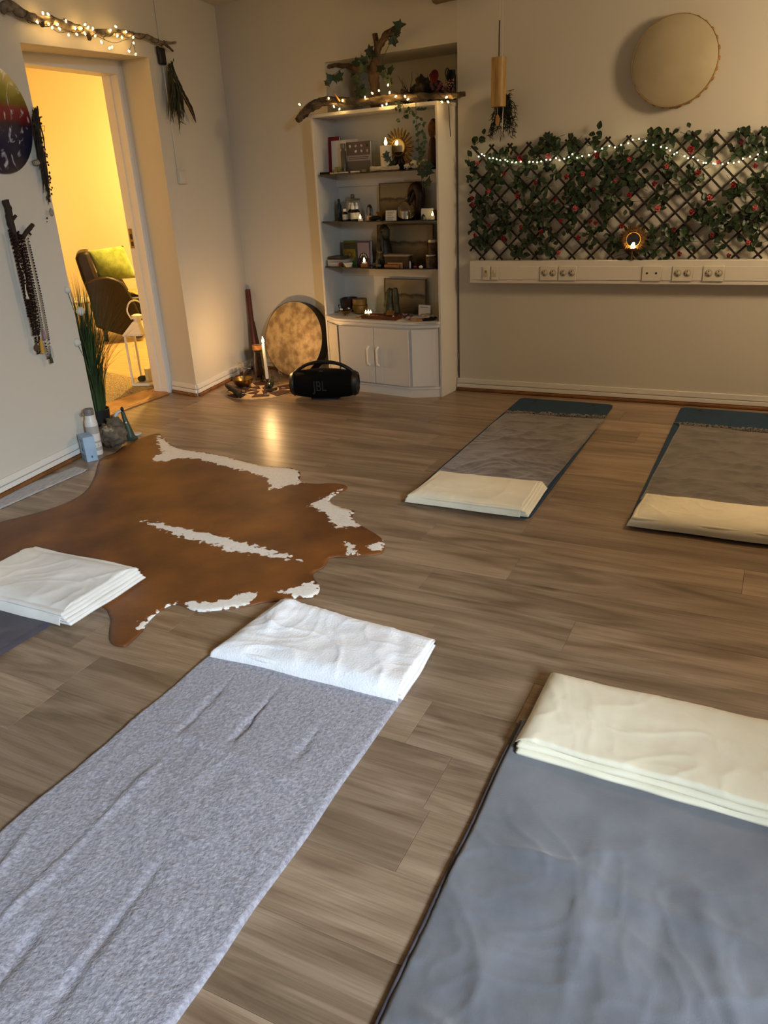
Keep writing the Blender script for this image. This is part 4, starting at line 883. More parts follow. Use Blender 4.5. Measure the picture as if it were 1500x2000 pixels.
for k in range(22):
    q_ = Vector((p0.x+.02+(p1.x-p0.x-.04)*random.random(), .05+.05*random.random(), ZC+.014)); r_ = rnd(.008, .012)
    solo('tray_crystal', 'small tumbled crystal in the wooden tray', 'crystal', K().ell(q_, (r_, r_*.8, .0075), 8, 6, amp=.3, seed=k), random.choice([gem[1], gem[2], gem[4], STONE, gem[0], DKSTONE]), 'crystals in the wooden tray', 180)
# green stone figure with two boot-like lobes
p = KP(768, .17, ZC)+Vector((0,0,.0003)); hb2 = px_h(768, 605, 548, .17); o = kthing('green_stone_figure', 'tall greenish stone carving with two rounded tops like boots', 'statue', p)
GRS = mat('green_stone', '4a4826', .5, col2='2a2814', sc=24, bump=.4)
part(o, 'tall_lobe', K().tube(spline([p+Vector((-.022, 0, .0)), p+Vector((-.03, 0, .06)), p+Vector((-.02, 0, hb2*.75)), p+Vector((-.008, 0, hb2*.96))], 5), lerps([.045, .038, .034, .018], 16), 14, .12, 5), GRS, 180)
part(o, 'small_lobe', K().tube(spline([p+Vector((.03, 0, .0)), p+Vector((.03, 0, .06)), p+Vector((.026, 0, hb2*.78)), p+Vector((.024, 0, hb2))], 5), lerps([.03, .022, .022, .014], 16), 12, .12, 6), GRS, 180)
part(o, 'foot_base', K().ell(p+Vector((0, -.01, .018)), (.075, .05, .018), 18, 8, amp=.25, seed=4), GRS, 180)
for k in range(26):
    a = random.random()*2*PI; rr = .03+.05*random.random(); q_ = KP(788, .155, ZC)+Vector((rr*.9*math.cos(a), rr*.5*math.sin(a), .012+.02*random.random()*(1-rr/.09)))
    r_ = rnd(.010, .016); M_ = Matrix.Rotation(random.random()*3, 3, 'Z') @ Matrix.Rotation(random.random(), 3, 'Y')
    solo('shell', 'small dark shell in the heap around the green stone carving' if k % 4 else 'small pinkish shell in the heap around the green stone carving', 'shell', K().ell(q_, (r_, r_*.45, r_*.45), 10, 6, M_, amp=.3, seed=k), mat('shell_dark', '2c1a12', .4, col2='5c4034', sc=50) if k % 4 else gem[1], 'dark shells on the counter' if k % 4 else 'pinkish shells on the counter', 180)
solo('wood_offcut', 'flat brown wooden piece leaning in the shell heap', 'wood', K().box(KP(760, .095, ZC)+Vector((0, .02, .034)), (.06, .006, .035), .2, Matrix.Rotation(-.6, 4, 'X')), MIDWOOD, G4)
for k in range(11):
    a = k*2.4; rr = .008+.0042*k; q_ = KP(834, .13, ZC)+Vector((rr*math.cos(a), rr*.6*math.sin(a), .024+.010*(1-k/11)))
    solo('pale_pebble', 'pale cream pebble heaped on the dark plate', 'pebble', K().ell(q_, (.015, .012, .010), 10, 6, amp=.25, seed=k), mat('pebble_cream', 'b3a184', .6, col2='8f7a5c', sc=40), 'cream pebbles on the dark plate', 180)
lprop('dark_plate', 'dark plate under the cream pebbles', 'plate', 835, .13, ZC, [(0, 0), (.05, .001), (.068, .012), (.066, .014), (.048, .004), (0, .004)], BLACKM, G4, 28)
card('small white printed card standing behind the cream pebbles', 817, 840, 596, .20, ZC, 1, g=G4)
p0, p1 = KP(802, .045, ZC), KP(824, .045, ZC)
flatbox('card_box', 'small light brown box with a lilac card on it at the counter edge', 'box', 802, 822, .045, .10, ZC+.0004, ZC+.026, LTWOOD, G4, .15)
flatbox('paper_card', 'lilac card lying on the small light brown box', 'card', 801, 829, .04, .11, ZC+.0264, ZC+.028, mat('lilac', 'a39cb0', .7), G4, .25, 0)
flatbox('paper_card', 'white card lying at the counter edge beside the tray', 'card', 768, 782, .006, .03, ZC+.0004, ZC+.0016, PAPER, G4, .05, 0)
flatbox('paper_card', 'white sheet lying behind the white card on the counter', 'card', 775, 792, .05, .09, ZC+.0004, ZC+.0016, PAPER, G4, .2, 0)
flatbox('paper_card', 'white strip lying on the right counter corner', 'card', 815, 852, .03, .055, ZC+.0004, ZC+.0016, PAPER, G4, .42, 0)
solo('wooden_spoon', 'dark wooden scoop lying beside the tealight cluster', 'spoon', K().ell(KP(697, .05, ZC)+Vector((0,0,.0065)), (.022, .014, .006), 14, 6).tube([KP(702, .05, ZC)+Vector((0,0,.007)), KP(712, .07, ZC)+Vector((0, .02, .02))], .005, 8), LTWOOD, G4, 180)
solo('pink_stone', 'brown pink stone beside the small light brown box', 'stone', K().ell(KP(797, .09, ZC)+Vector((0,0,.012)), (.018, .014, .0118), 12, 8, amp=.2), gem[1], G4, 180)
# ------------------------------------------------------------------ leaves and light strings
def leaf_mesh(name, outline, fold, curl):
    n = len(outline); L_ = max(p[1] for p in outline)
    vs = [Vector((x, y, abs(x)*fold-curl*(y/L_)**2*L_)) for x, y in outline]+[Vector((0, y_, -curl*(y_/L_)**2*L_)) for y_ in (0, L_*.35, L_*.7)]
    return vs, n
def ivy_mesh(s):
    half = [(0, 0), (.16, -.10), (.42, -.16), (.36, .10), (.62, .34), (.34, .42), (.28, .55), (.12, .72), (0, 1.0)]
    pts = [Vector((x*s, y*s, abs(x)*s*.25-.12*s*y*y)) for x, y in half]; L_ = [Vector((-p.x, p.y, p.z)) for p in pts]
    c = Vector((0, .25*s, 0)); me = MB(); n = len(pts)
    me.add(pts+[c], [(i, i+1, n) for i in range(n-1)]); me.add(L_+[c], [(i+1, i, n) for i in range(n-1)]); return me
def ovate_mesh(s, wd=.34):
    prof = [(0, 0), (.55, .18), (.95, .40), (.85, .62), (.45, .85), (0, 1.0)]
    R_ = [Vector((x*wd*s, y*s, x*wd*s*.35-.15*s*y*y)) for x, y in prof]; Lf = [Vector((-p.x, p.y, p.z)) for p in R_]
    mid = [Vector((0, y*s, -.15*s*y*y)) for x, y in prof]; me = MB(); n = len(prof)
    for side, rev in ((R_, 0), (Lf, 1)):
        fs = []
        for i in range(n-1):
            f = (i, i+1, n+i+1, n+i); fs.append(f[::-1] if rev else f)
        me.add(mid+side, [f for f in fs])
    return me
def shared(name, mb, m, smooth=60):
    me = meshof(name, mb, Vector(), smooth); me.materials.append(m); return me
IVYM = [shared('ivy_leaf', ivy_mesh(s), IVY) for s in (.045, .06)]
SMLEAF = shared('small_leaf', ovate_mesh(.028, .36), IVYP)
def orient(yaw, pitch, roll): return (Matrix.Rotation(yaw, 3, 'Z') @ Matrix.Rotation(pitch, 3, 'X') @ Matrix.Rotation(roll, 3, 'Y'))
def face(nrm, roll, tilt=0, tw=0):
    """orientation whose +Z (leaf face) looks along nrm, +Y turned by roll from up"""
    z = Vector(nrm).normalized(); y = Vector((0, 0, 1))-z*z.z; y.normalize(); x = y.cross(z)
    B = Matrix((x, y, z)).transposed(); return B @ Matrix.Rotation(roll, 3, 'Z') @ Matrix.Rotation(tilt, 3, 'X') @ Matrix.Rotation(tw, 3, 'Y')
def leafobj(parent, name, me, world, M): return at_parent(link(name, me, None, parent), parent, world, M)
BULBM = shared('bulb', MB().ell((0, 0, 0), (.0042, .0042, .0075), 8, 6), BULB)
LEDM = shared('bulb', MB().ell((0, 0, 0), (.0034, .0034, .0038), 8, 6), LEDB)
# ------------------------------------------------------------------ on top of the bookcase
GT = 'things on top of the bookcase'
def KT(px, py, t): return PK(px, py, t)
bp = [KT(581, 236, .05), KT(592, 222, .05), KT(612, 206, .06), KT(640, 197, .075), KT(680, 199, .085), KT(720, 198, .09), KT(760, 192, .095), KT(800, 190, .10), KT(850, 193, .10), KT(885, 187, .10), KT(908, 183, .10)]
for p in bp[4:9]: p.z = max(p.z, ZT+.026)
pts = spline(bp, 5); rr = lerps([.018, .026, .027, .026, .024, .023, .022, .020, .018, .017, .013], len(pts))
t = thing('driftwood_branch', 'bent grey driftwood branch with fairy lights lying along the bookcase top', 'branch', FK @ Vector((.45, .09, ZT)))
part(t, 'limb', K().tube(pts, rr, 14, .38, 3), BARK, 180)
part(t, 'twig_stub', K().tube([KT(664, 198, .06), KT(655, 185, .05), KT(650, 175, .045)], [.006, .004, .003], 6), LTWOOD, 180, label='pale broken twig')
def string(name, label, F, bulbs, wraps, mesh, rw=.0016, g=None):
    t = thing(name, label, 'fairy lights', F @ bulbs[0], g)
    part(t, 'wire', MB(F).tube(spline(wraps, 3), rw, 5), WIRE, 180)
    for b in bulbs:
        at_parent(link('bulb', mesh, None, t), t, F @ b, orient(random.random()*6, rnd(-1, 1), rnd(-1, 1)))
    return t
wr = []
for i in range(0, len(pts)-1):
    p = pts[i]; q = pts[i+1]; r_ = rr[i]+.0025
    for k in range(2):
        a = (i*2+k)*.8+.9*math.sin(i*.7); wr.append(p.lerp(q, k/2)+Vector((0, math.cos(a)*r_, math.sin(a)*r_)))
BL = [(585,204),(598,211),(642,192),(669,196),(652,208),(663,213),(713,190),(727,182),(740,177),(747,207),(755,203),(761,181),(773,188),(791,188),(797,194),(863,199),(875,199),(872,190),(758,166)]
tops = string('fairy_lights', 'warm fairy lights wound round the branch on the bookcase', FK, [KT(x, y, .055) for x, y in BL], wr, BULBM)
for x, y in BL[::3]:
    w_ = KT(x, y, .055)
# upright driftwood trunk
T2 = .19
def Q(px, py, t=T2): return PK(px, py, t)
t = thing('driftwood_stump', 'upright brown driftwood trunk forked at the top on the bookcase', 'driftwood', FK @ Vector((Q(733, 190).x, T2, ZT)))
p0 = Q(733, 190); p0.z = ZT+.0005
main = spline([p0, Q(732, 165), Q(730, 142), Q(733, 120), Q(737, 98), Q(742, 82)], 5)
part(t, 'trunk', K().tube(main, lerps([.030, .026, .038, .026, .020, .027], len(main)), 18, .32, 7), DRIFT, 180)
part(t, 'fork', K().tube(spline([Q(738, 95), Q(752, 72), Q(770, 57), Q(782, 50), Q(793, 47)], 4), lerps([.020, .022, .016, .013, .003], 17), 12, .35, 8), DRIFT, 180)
part(t, 'stub', K().tube(spline([Q(737, 98), Q(734, 80), Q(732, 66)], 4), lerps([.018, .016, .018], 9), 12, .15, 9), DRIFT, 180)
part(t, 'side_limb', K().tube(spline([Q(728, 138), Q(705, 133), Q(675, 129), Q(655, 128), Q(640, 131)], 4), lerps([.026, .018, .015, .012, .010], 17), 10, .4, 10), DRIFT, 180)
nrm = (FK.to_3x3() @ Vector((.3, -1, .1)))
def garland(name, label, stem, leaves, meshes, m_stem=GREENSTEM, rs=.0018, scale=1):
    t = thing(name, label, 'ivy', FK @ stem[0])
    part(t, 'stem', K().tube(spline(stem, 4), rs, 5), m_stem, 180)
    for i, p in enumerate(leaves):
        leafobj(t, 'leaf', meshes[i % len(meshes)], FK @ p, face(nrm, random.random()*6.3, rnd(-.5, .5), rnd(-.5, .5)))
    return t
random.seed(4)
ivp = [(655,150),(648,158),(662,146),(693,118),(703,122),(712,112),(726,106),(718,95),(722,100),(700,155),(704,168),(698,180),(690,150),(668,150),(752,145),(761,153),(757,165),(768,78),(776,68),(766,86),(775,76),(747,138),(641,160),(783,52),(770,58),(710,128),(731,112),(766,140)]
garland('ivy_garland', 'dark artificial ivy garland winding over the upright driftwood trunk', [Q(640, 158, .16), Q(660, 140, .16), Q(690, 122, .16), Q(715, 110, .15), Q(728, 118, .15), Q(745, 140, .15), Q(760, 155, .15), Q(748, 120, .15), Q(760, 88, .15), Q(772, 62, .16)], [Q(x, y, rnd(.12, .16)) for x, y in ivp], IVYM)
garland('ivy_garland', 'trailing ivy strand hanging between the trunk foot and the bookcase branch', [Q(715, 150, .15), Q(700, 165, .13), Q(706, 180, .12), Q(720, 172, .12), Q(722, 188, .12)], [Q(x, y, rnd(.10, .14)) for x, y in [(699,162),(703,172),(700,182),(706,188)]], IVYM)
# hanging small-leaved vine down the front of the bookcase
tv = .075
hv_ = [Q(812, 200, tv), Q(813, 230, tv), Q(816, 262, tv), Q(818, 300, tv), Q(822, 335, tv), Q(826, 372, tv)]
garland('hanging_vine', 'small-leaved vine hanging down in front of the glass shelves', hv_, [Q(815+rnd(-9, 12), y_, rnd(.06, .09)) for y_ in [226+2.6*i for i in range(38)]], [SMLEAF])
garland('hanging_vine', 'short leafy vine tip hanging below the red flower arrangement', [Q(785, 200, tv), Q(790, 218, tv), Q(786, 232, tv)], [Q(786+rnd(-13, 14), rnd(202, 236), rnd(.06, .09)) for _ in range(16)]+[Q(x, 208+rnd(-3, 6), tv) for x in (822, 828, 834)], [SMLEAF])
garland('ivy_strand', 'large ivy leaves drooping over the edge of the top glass shelf', [Q(838, 318, .09), Q(834, 335, .08), Q(826, 350, .08), Q(836, 362, .08)], [Q(822, 343, .075), Q(832, 333, .075), Q(836, 362, .075), Q(832, 322, .085)], [IVYM[1]])
garland('ivy_strand', 'dark ivy leaves in front of the white pillar candle', [Q(745, 305, .11), Q(757, 312, .11), Q(765, 322, .11)], [Q(752, 299, .11), Q(759, 314, .105), Q(762, 318, .11)], [IVYM[0]])
# flower arrangement
random.seed(9)
c0 = Q(835, 200, .2); c0.z = ZT
t = thing('flower_arrangement', 'dark moss arrangement with red and mauve artificial flowers on the bookcase', 'flowers', FK @ c0)
mb = K()
for px, py, r_ in ((800,190,.035),(815,180,.045),(830,170,.05),(845,185,.05),(860,188,.045),(875,190,.04),(790,192,.03),(822,160,.035),(850,170,.04)):
    p = Q(px, py, .19+rnd(-.03, .03)); p.z = max(p.z, ZT+r_*.9); mb.ell(p, (r_, r_*.8, r_*.85), 14, 10, amp=.7, fq=4, seed=px)
part(t, 'moss', mb, mat('moss', '2a2416', .95, col2='15120a', sc=60, bump=1, bsc=80), 180)
mb = K()
for k in range(34):
    a = Q(815+rnd(-40, 60), 180+rnd(-8, 14), .18); b = a+Vector((rnd(-.05, .04), rnd(-.05, .02), rnd(.02, .09))); mb.tube([a, a.lerp(b, .5)+Vector((rnd(-.01, .01), 0, .006)), b], [.002, .0016, .0008], 4)
part(t, 'twigs', mb, TWIG, 180, kind='stuff')
def rose(parent, name, F, c, r, m, seed=0, nrm_=(0, -1, .2)):
    rs = random.Random(seed); mb = MB(F); M0 = face(nrm_, 0)
    for k in range(11):
        ring = 0 if k < 3 else 1 if k < 6 else 2; a = k*2.4; rad = r*(.12, .38, .66)[ring]; tilt = (.15, .5, .95)[ring]
        Mx = M0 @ Matrix.Rotation(a, 3, 'Z') @ Matrix.Rotation(tilt, 3, 'Y'); ctr = c+M0 @ Vector((rad*math.cos(a), rad*math.sin(a), r*(.35, .2, .0)[ring]))
        mb.ell(ctr, (r*.10, r*.42, r*.42), 8, 6, Mx)
    return part(parent, name, mb, m, 180)
rose(t, 'red_flower', FK, Q(848, 150, .12), .033, mat('anthurium', '4c0508', .7, col2='380306', spec=.2, sc=40), 1)
p = Q(848, 149, .105); part(t, 'red_petal', K().ell(p, (.030, .010, .036), 18, 12, Matrix.Rotation(.35, 3, 'Y')), mat('anthurium', ''), 180)
rose(t, 'dark_rose', FK, Q(790, 180, .13), .030, mat('rose_dark', '2a1210', .6, col2='180a08', sc=50), 2)
for i, (px, py) in enumerate(((852,163),(858,170),(846,172),(854,178),(862,164),(866,175),(843,165))):
    rose(t, 'mauve_floret', FK, Q(px, py, .13), .014, MAUVE, 3+i)
mb = K()
for k in range(60): mb.ell(Q(878+rnd(-10, 9), 170+rnd(-16, 20), .13+rnd(-.02, .02)), (.004, .004, .004), 6, 4)
part(t, 'berries', mb, mat('dusty_berry', '6b4a44', .7), 180, kind='stuff')
p = Q(882, 195, .22); p.z = ZT+.0005
o = kthing('travel_flask', 'dark steel flask with a loop on its lid behind the mauve flowers', 'flask', p); hq = PK(882, 137, .22).z-ZT
part(o, 'flask_body', K().lathe([(0, 0), (.028, .001), (.030, .01), (.030, hq*.82), (.026, hq*.9), (.026, hq), (0, hq)], p, 22), mat('flask_blue', '10151c', .25, .6))
part(o, 'loop', K().tube(spline([p+Vector((-.03, 0, hq*.7)), p+Vector((-.04, 0, hq*.95)), p+Vector((-.028, 0, hq*1.08)), p+Vector((-.016, 0, hq))], 4), .0035, 6), BLACK)
solo('hanging_pendulum', 'thin dark rod hanging from the branch beside the bookcase side', 'pendulum', K().tube([Q(876, 205, .08), Q(878, 235, .08), Q(880, 267, .08)], .0022, 6), WIRE, GT)
# weathered plank high on the wall
a, b = PB(842, 8, .10), PB(925, 2, .10)
solo('wall_plank', 'weathered plank fixed high on the wall above the bookcase', 'plank', MB(FB).tube([Vector((a.x, -.062, a.z+.062)), Vector(((a.x*2+b.x)/3, -.062, a.z+.066)), Vector(((a.x+b.x*2)/3, -.062, a.z+.064)), Vector((b.x, -.062, b.z+.066))], [.06, .058, .06, .052], 10, .08, 3), mat('weathered', '7a6a50', .9, col2='54462f', sc=10, bump=.5), smooth=180)
# ------------------------------------------------------------------ wall right of the bookcase
RN = FR.to_3x3() @ Vector((0, -1, 0))
def R3(px, py, d): p = PR(px, py, d); return Vector((p.x, -d, p.z))
# cable trunking with sockets
z0, z1, D = .745, .885, .062
xl = PR(917, 530, D).x; xr = 2.6
t = thing('cable_trunking', 'white wall cable trunking with sockets below the rose trellis', 'cable trunking', FR @ Vector(((xl+xr)/2, -.03, z0)))
TRK = mat('trunking_white', 'd9d3c6', .45)
part(t, 'channel', MB(FR).bb((xl, -D, z0), (xr, -.0005, z1)), TRK, bevel=.004)
def zpx(py): return PR(1100, py, D).z
plates = [(943, 957, 's'), (960, 974, 's'), (1055, 1089, 'd'), (1091, 1126, 'd'), (1254, 1292, 'n'), (1313, 1353, 'd'), (1373, 1415, 'd')]
zc_ = (z0+z1)/2-.006; ph = .043
edges = [xl+.003]; GROOVE = mat('groove', '8f897c', .7)
xs_ = [(PR(a, 532, D).x, PR(b, 532, D).x, k) for a, b, k in plates]
prev = xl+.004
for a, b, k in xs_+[(xr, xr, '')]:
    if a-prev > .03: part(t, 'cover_strip', MB(FR).bb((prev+.001, -D-.0035, zc_-.040), (a-.001, -D+.001, zc_+.040)), TRK, bevel=.0012)
    prev = b
SOCK = mat('socket_white', 'd6cfbf', .4); WELL = mat('socket_well', 'b0a894', .5)
for a, b, k in xs_:
    s_ = part(t, 'socket_plate' if k != 's' else 'switch_plate', MB(FR).bb((a+.0005, -D-.009, zc_-ph), (b-.0005, -D+.001, zc_+ph)), SOCK, bevel=.0025)
    w_ = b-a; cx = (a+b)/2
    if k == 's':
        part(s_, 'rocker', MB(FR).bb((cx-w_*.22, -D-.013, zc_-.020), (cx+w_*.22, -D-.0085, zc_+.020)), mat('rocker', 'c2b69a', .4), bevel=.001)
        part(s_, 'indicator', MB(FR).bb((cx-w_*.12, -D-.0142, zc_+.002), (cx+w_*.12, -D-.0128, zc_+.018)), mat('amber_tab', '9a7a40', .4) if a < xs_[0][1] else PAPER)
    else:
        for sx in (-.235, .235):
            c = Vector((cx+sx*w_, -D-.009, zc_+.002)); Mx = Matrix.Rotation(PI/2, 3, 'X')
            if k == 'd':
                wl = part(s_, 'socket_well', MB(FR).lathe([(.0195, .0004), (.0205, .0016), (.0215, .0004)], c, 24, Mx, cap=False).cyl(c, .0195, .0003, 24, M=Mx), WELL, 180)
                for h in ((0, .0105), (0, -.0105), (-.0145, 0)):
                    part(wl, 'pin_hole', MB(FR).cyl(c+Vector((h[0], -.0004, h[1])), .0032, .0004, 10, M=Mx), BLACKM)
            else:
                part(s_, 'jack_hole', MB(FR).cyl(c, .0062, .0006, 14, M=Mx), BLACKM)
# trellis
random.seed(14)
d1, d2 = .034, .022; tx0, tx1 = PR(921, 400, .03).x, 2.3; tz0, tz1 = z1+.004, 1.555
t = thing('rose_trellis', 'dark wooden trellis covered with artificial rose leaves above the cable trunking', 'trellis', FR @ Vector(((tx0+tx1)/2, -.03, tz0)))
SL = mat('slat_dark', '241a14', .7, col2='15100c', sc=30)
sxp, szp = .117, .117; slope = szp/sxp*1.0
def slat(x_top, sgn, d):
    # line from the top node going down in direction sgn
    L_ = (tz1-tz0)/slope; a = Vector((x_top, -d, tz1)); b = Vector((x_top+sgn*L_, -d, tz0))
    def clip(a, b):
        ts = [0, 1]
        for lim, s_ in ((tx0, 1), (tx1, -1)):
            fa, fb = s_*(a.x-lim), s_*(b.x-lim)
            if fa < 0 and fb < 0: return None
            if fa < 0: ts[0] = max(ts[0], fa/(fa-fb))
            if fb < 0: ts[1] = min(ts[1], fa/(fa-fb))
        return (a.lerp(b, ts[0]), a.lerp(b, ts[1])) if ts[1] > ts[0]+.02 else None
    c = clip(a, b)
    if not c: return
    a, b = c; u = (b-a).normalized(); ov = .018
    a2 = a-u*ov; b2 = b+u*(ov if b.z > tz0+.02 else 0); v_ = Vector((0, 1, 0)); w_ = u.cross(v_)
    vs = [p+w_*(i*.0055)+v_*(j*.004) for p in (a2, b2) for i, j in ((-1,-1), (1,-1), (1,1), (-1,1))]
    part(t, 'slat', MB(FR).add(vs, [(3,2,1,0), (4,5,6,7), (0,1,5,4), (1,2,6,5), (2,3,7,6), (3,0,4,7)]), SL, 0)
x = tx0-8*sxp
xtop0 = PR(960, 287, .03).x
k0 = int((tx0-1-xtop0)/sxp)
for k in range(-9, 30):
    X = xtop0+k*sxp; slat(X, 1, d1)
    slat(X, -1, d2)
RLM = [shared('rose_leaf', ovate_mesh(s, .36), ROSEL) for s in (.036, .042, .048)]
xr_vis = PR(1500, 400, .05).x+.08
stuffmb = MB(); nleaf = 0
spots = []
for k in range(165):
    cx, cz = rnd(tx0-.01, xr_vis), tz0+.02+(tz1-tz0+.005)*random.random()
    spots.append((cx, cz))
for px, py in ((935,275),(915,318),(1075,272),(1270,265),(1282,270),(1355,268),(1440,300),(1393,278),(1463,285)): p = PR(px, py, .05); spots.append((p.x, p.z))
allv = []
for i, (cx, cz) in enumerate(spots):
    base_a = random.random()*6.3; stem = []
    for k in range(8):
        a = base_a+rnd(-2.2, 2.2); rr_ = rnd(.0, .052)
        p = Vector((cx+rr_*math.cos(a), -rnd(.03, .062), max(tz0+.012, cz+rr_*math.sin(a))))
        if p.x < tx0-.03: continue
        if math.hypot(p.x-PR(1237, 468, .055).x, p.z-PR(1237, 468, .055).z) < .088: continue
        allv.append((p, rnd(0, 6.3), rnd(-.6, .35), rnd(-.5, .5), random.choice(RLM)))
random.shuffle(allv)
for p, a, ti, tw, me in allv[:300]:
    leafobj(t, 'leaf', me, FR @ p, face(RN, a, ti, tw))
for p, a, ti, tw, me in allv[300:]:
    Mx = face(RN, a, ti, tw); w0 = FR @ p
    b0 = len(stuffmb.v); stuffmb.v += [w0+Mx @ v.co for v in me.vertices]; stuffmb.f += [tuple(b0+j for j in f.vertices) for f in me.polygons]
part(t, 'foliage', stuffmb, ROSEL, 60, kind='stuff')
mb = MB()
for i, (cx, cz) in enumerate(spots):
    a = Vector((cx, -.03, max(tz0+.01, cz))); d_ = rnd(0, 6.3)
    b = a+Vector((.09*math.cos(d_), -rnd(0, .02), .06*math.sin(d_))); b.z = max(b.z, tz0+.005); b.x = max(b.x, tx0-.02)
    mb.tube([FR @ a, FR @ (a.lerp(b, .5)+Vector((0, -.006, 0))), FR @ b], .0014, 4)
part(t, 'vine_stems', mb, GREENSTEM, 180, kind='stuff')
ro = [(880+x*.21333, 240+y*.21333) for x, y in ((245,370),(490,465),(640,325),(895,300),(350,625),(780,545),(1065,495),(1210,465),(200,690),(205,745),(610,670),(960,705),(1310,605),(1140,780),(1340,295),(350,935),(645,955),(830,995),(1010,900),(1280,905),(1325,918),(225,1030),(485,1060),(1170,1055),(990,1190))]
ro += [(1180+x*.21333, 240+y*.21333) for x, y in ((230,335),(570,395),(790,245),(860,455),(1045,360),(1255,175),(1385,395),(460,560),(230,660),(105,530),(965,685),(1185,565),(490,780),(800,815),(1380,775),(640,975),(160,945),(985,1030),(1320,1095),(690,1200),(1140,1215))]
for i, (px, py) in enumerate(ro):
    p = R3(px, py, .062); rose(t, 'rose_bloom', FR, p, rnd(.013, .018) if i not in (2, 27) else .022, PINK if i in (0, 3, 4, 7, 13, 24, 25, 26, 29, 34, 35, 37, 39, 43) else RED, i, (rnd(-.5, .5), -1, rnd(-.3, .5)))
FLP = [(935,306),(941,301),(946,304),(956,309),(963,309),(970,311),(977,313),(987,312),(991,315),(1000,317),(1008,317),(1017,316),(1034,316),(1041,316),(1049,317),(1057,315),(1067,312),(1075,312),(1086,309),(1093,313),(1102,310),(1111,307),(1118,301),(1127,308),(1137,305),(1150,303),(1163,296),(1176,290),(1190,285),(1201,288),(1213,283),(1227,280),(1236,273),(1248,271),(1261,275),(1276,283),(1291,287),(1302,289),(1309,294),(1317,301),(1322,298),(1337,305),(1344,309),(1354,307),(1363,313),(1374,318),(1379,318),(1393,319),(1397,320),(1411,321),(1422,318),(1433,318),(1443,316),(1451,310),(1465,306),(1476,311),(1480,302),(1496,297)]
pp = [R3(x, y, .068) for x, y in FLP]+[Vector((PR(1500, 297, .068).x+.1*k, -.068, 1.45+.02*k)) for k in range(1, 6)]
string('led_string', 'string of tiny warm leds draped along the top of the rose trellis', FR, pp, [p+Vector((0, .002, .003)) for p in pp], LEDM, .001)
# sun mirror with candle on the trunking
c = R3(1237, 468, .055)
t = thing('straw_mirror', 'small round mirror in a frayed straw sunburst frame on the trunking', 'mirror', FR @ Vector((c.x, -.04, z1)))
STRAW = mat('straw', '7d5a30', .8, col2='523818', sc=60)
Fm = FR @ Matrix.Translation((c.x, -.046, c.z)) @ Matrix.Rotation(PI/2, 4, 'X')
part(t, 'mirror_glass', MB(Fm).cyl((0, 0, 0), .040, .006, 32), mat('mirror_dark', '9aa4c0', .05, 1))
part(t, 'rim', MB(Fm).lathe([(.039, -.001), (.039, .009), (.043, .011), (.046, .006), (.046, -.001)], (0,0,0), 36, cap=False), GOLD, label='golden twisted rim')
mb = MB(Fm)
for k in range(420):
    a = random.random()*2*PI; l = rnd(.066, .088); r0 = .044; z_ = rnd(-.006, .008)
    mb.tube([(r0*math.cos(a), r0*math.sin(a), z_), (l*math.cos(a+rnd(-.12, .12)), l*math.sin(a+rnd(-.12, .12)), z_+rnd(-.004, .006))], [.0022, .0008], 4)
mb.v = [v for v in mb.v]
part(t, 'straw_ring', MB(Fm).lathe([(.044, -.006), (.046, .008), (.062, .006), (.068, -.004)], (0,0,0), 48, cap=False), STRAW)
part(t, 'straw_fringe', mb, STRAW, 180, kind='stuff')
p = Vector((c.x, -.0585, z1))
o = thing('candle_cup', 'small brass cup with a burning tealight before the straw mirror', 'candle holder', FR @ p)
hcup = R3(1237, 487, .056).z-z1
part(o, 'stem', MB(FR).tube([p+Vector((0,0,.0004)), p+Vector((0,0,hcup-.008))], .004, 8).cyl(p+Vector((0,0,.0004)), .011, .003), BRASS)
part(o, 'cup', MB(FR).lathe([(.004, -.010), (.018, -.004), (.022, .008), (.020, .008), (.014, -.001), (0, -.004)], p+Vector((0,0,hcup)), 22), GOLD)
for dx in (-.007, .008): part(o, 'flame', MB(FR).lathe([(.001, 0), (.005, .006), (.004, .014), (.0008, .024)], p+Vector((dx, 0, hcup+.006)), 10), FLAME, label='burning flame')
lamp('mirror_candle_light', 'POINT', FR @ (p+Vector((0, -.012, hcup+.03))), .25, (1, .62, .25), .008)
for px, lb in ((1212, 'dark flat stone on the trunking, on the bookcase side of the straw mirror'), (1251, 'dark pointed stone on the trunking, under the straw mirror edge')):
    p = R3(px, 508, .05); solo('stone', lb, 'stone', MB(FR).ell(Vector((p.x, -.053, z1+.008)), (.021, .009, .0078), 12, 8, amp=.25, seed=px), DKSTONE, 'stones on the trunking', 180)
# wall drum
Rd = .222; cdr = PR(1317, 119, .07)
Fd = FR @ Matrix.Translation((cdr.x, 0, cdr.z)) @ Matrix.Rotation(PI/2, 4, 'X')
t = thing('frame_drum', 'round frame drum with a pale tan skin hanging above the trellis', 'drum', FR @ Vector((cdr.x, -.03, cdr.z-Rd)))
SKIN = mat('drum_skin', 'b9ad90', .55, col2='a49878', sc=4, ramp=(.3, .7))
SKINE = mat('drum_rim', 'b08a4e', .6, col2='8f6a34', sc=30, bump=.3)
part(t, 'skin', MB(Fd).lathe([(Rd*.985, .064), (Rd*.97, .068), (0, .0685)], (0,0,0), 64), SKIN, 60)
prof = [(Rd*.97, .006), (Rd*.97, .062), (Rd, .066), (Rd*1.006, .05), (Rd*1.0, .006)]
part(t, 'hoop', MB(Fd).lathe(prof, (0,0,0), 64, cap=False), SKINE, 60)
for k in range(28):
    a = 2*PI*k/28; part(t, 'lacing', MB(Fd).ell((Rd*1.008*math.cos(a), Rd*1.008*math.sin(a), .016), (.012, .006, .010), 8, 6, Matrix.Rotation(a+PI/2, 3, 'Z')), SKINE, 180)
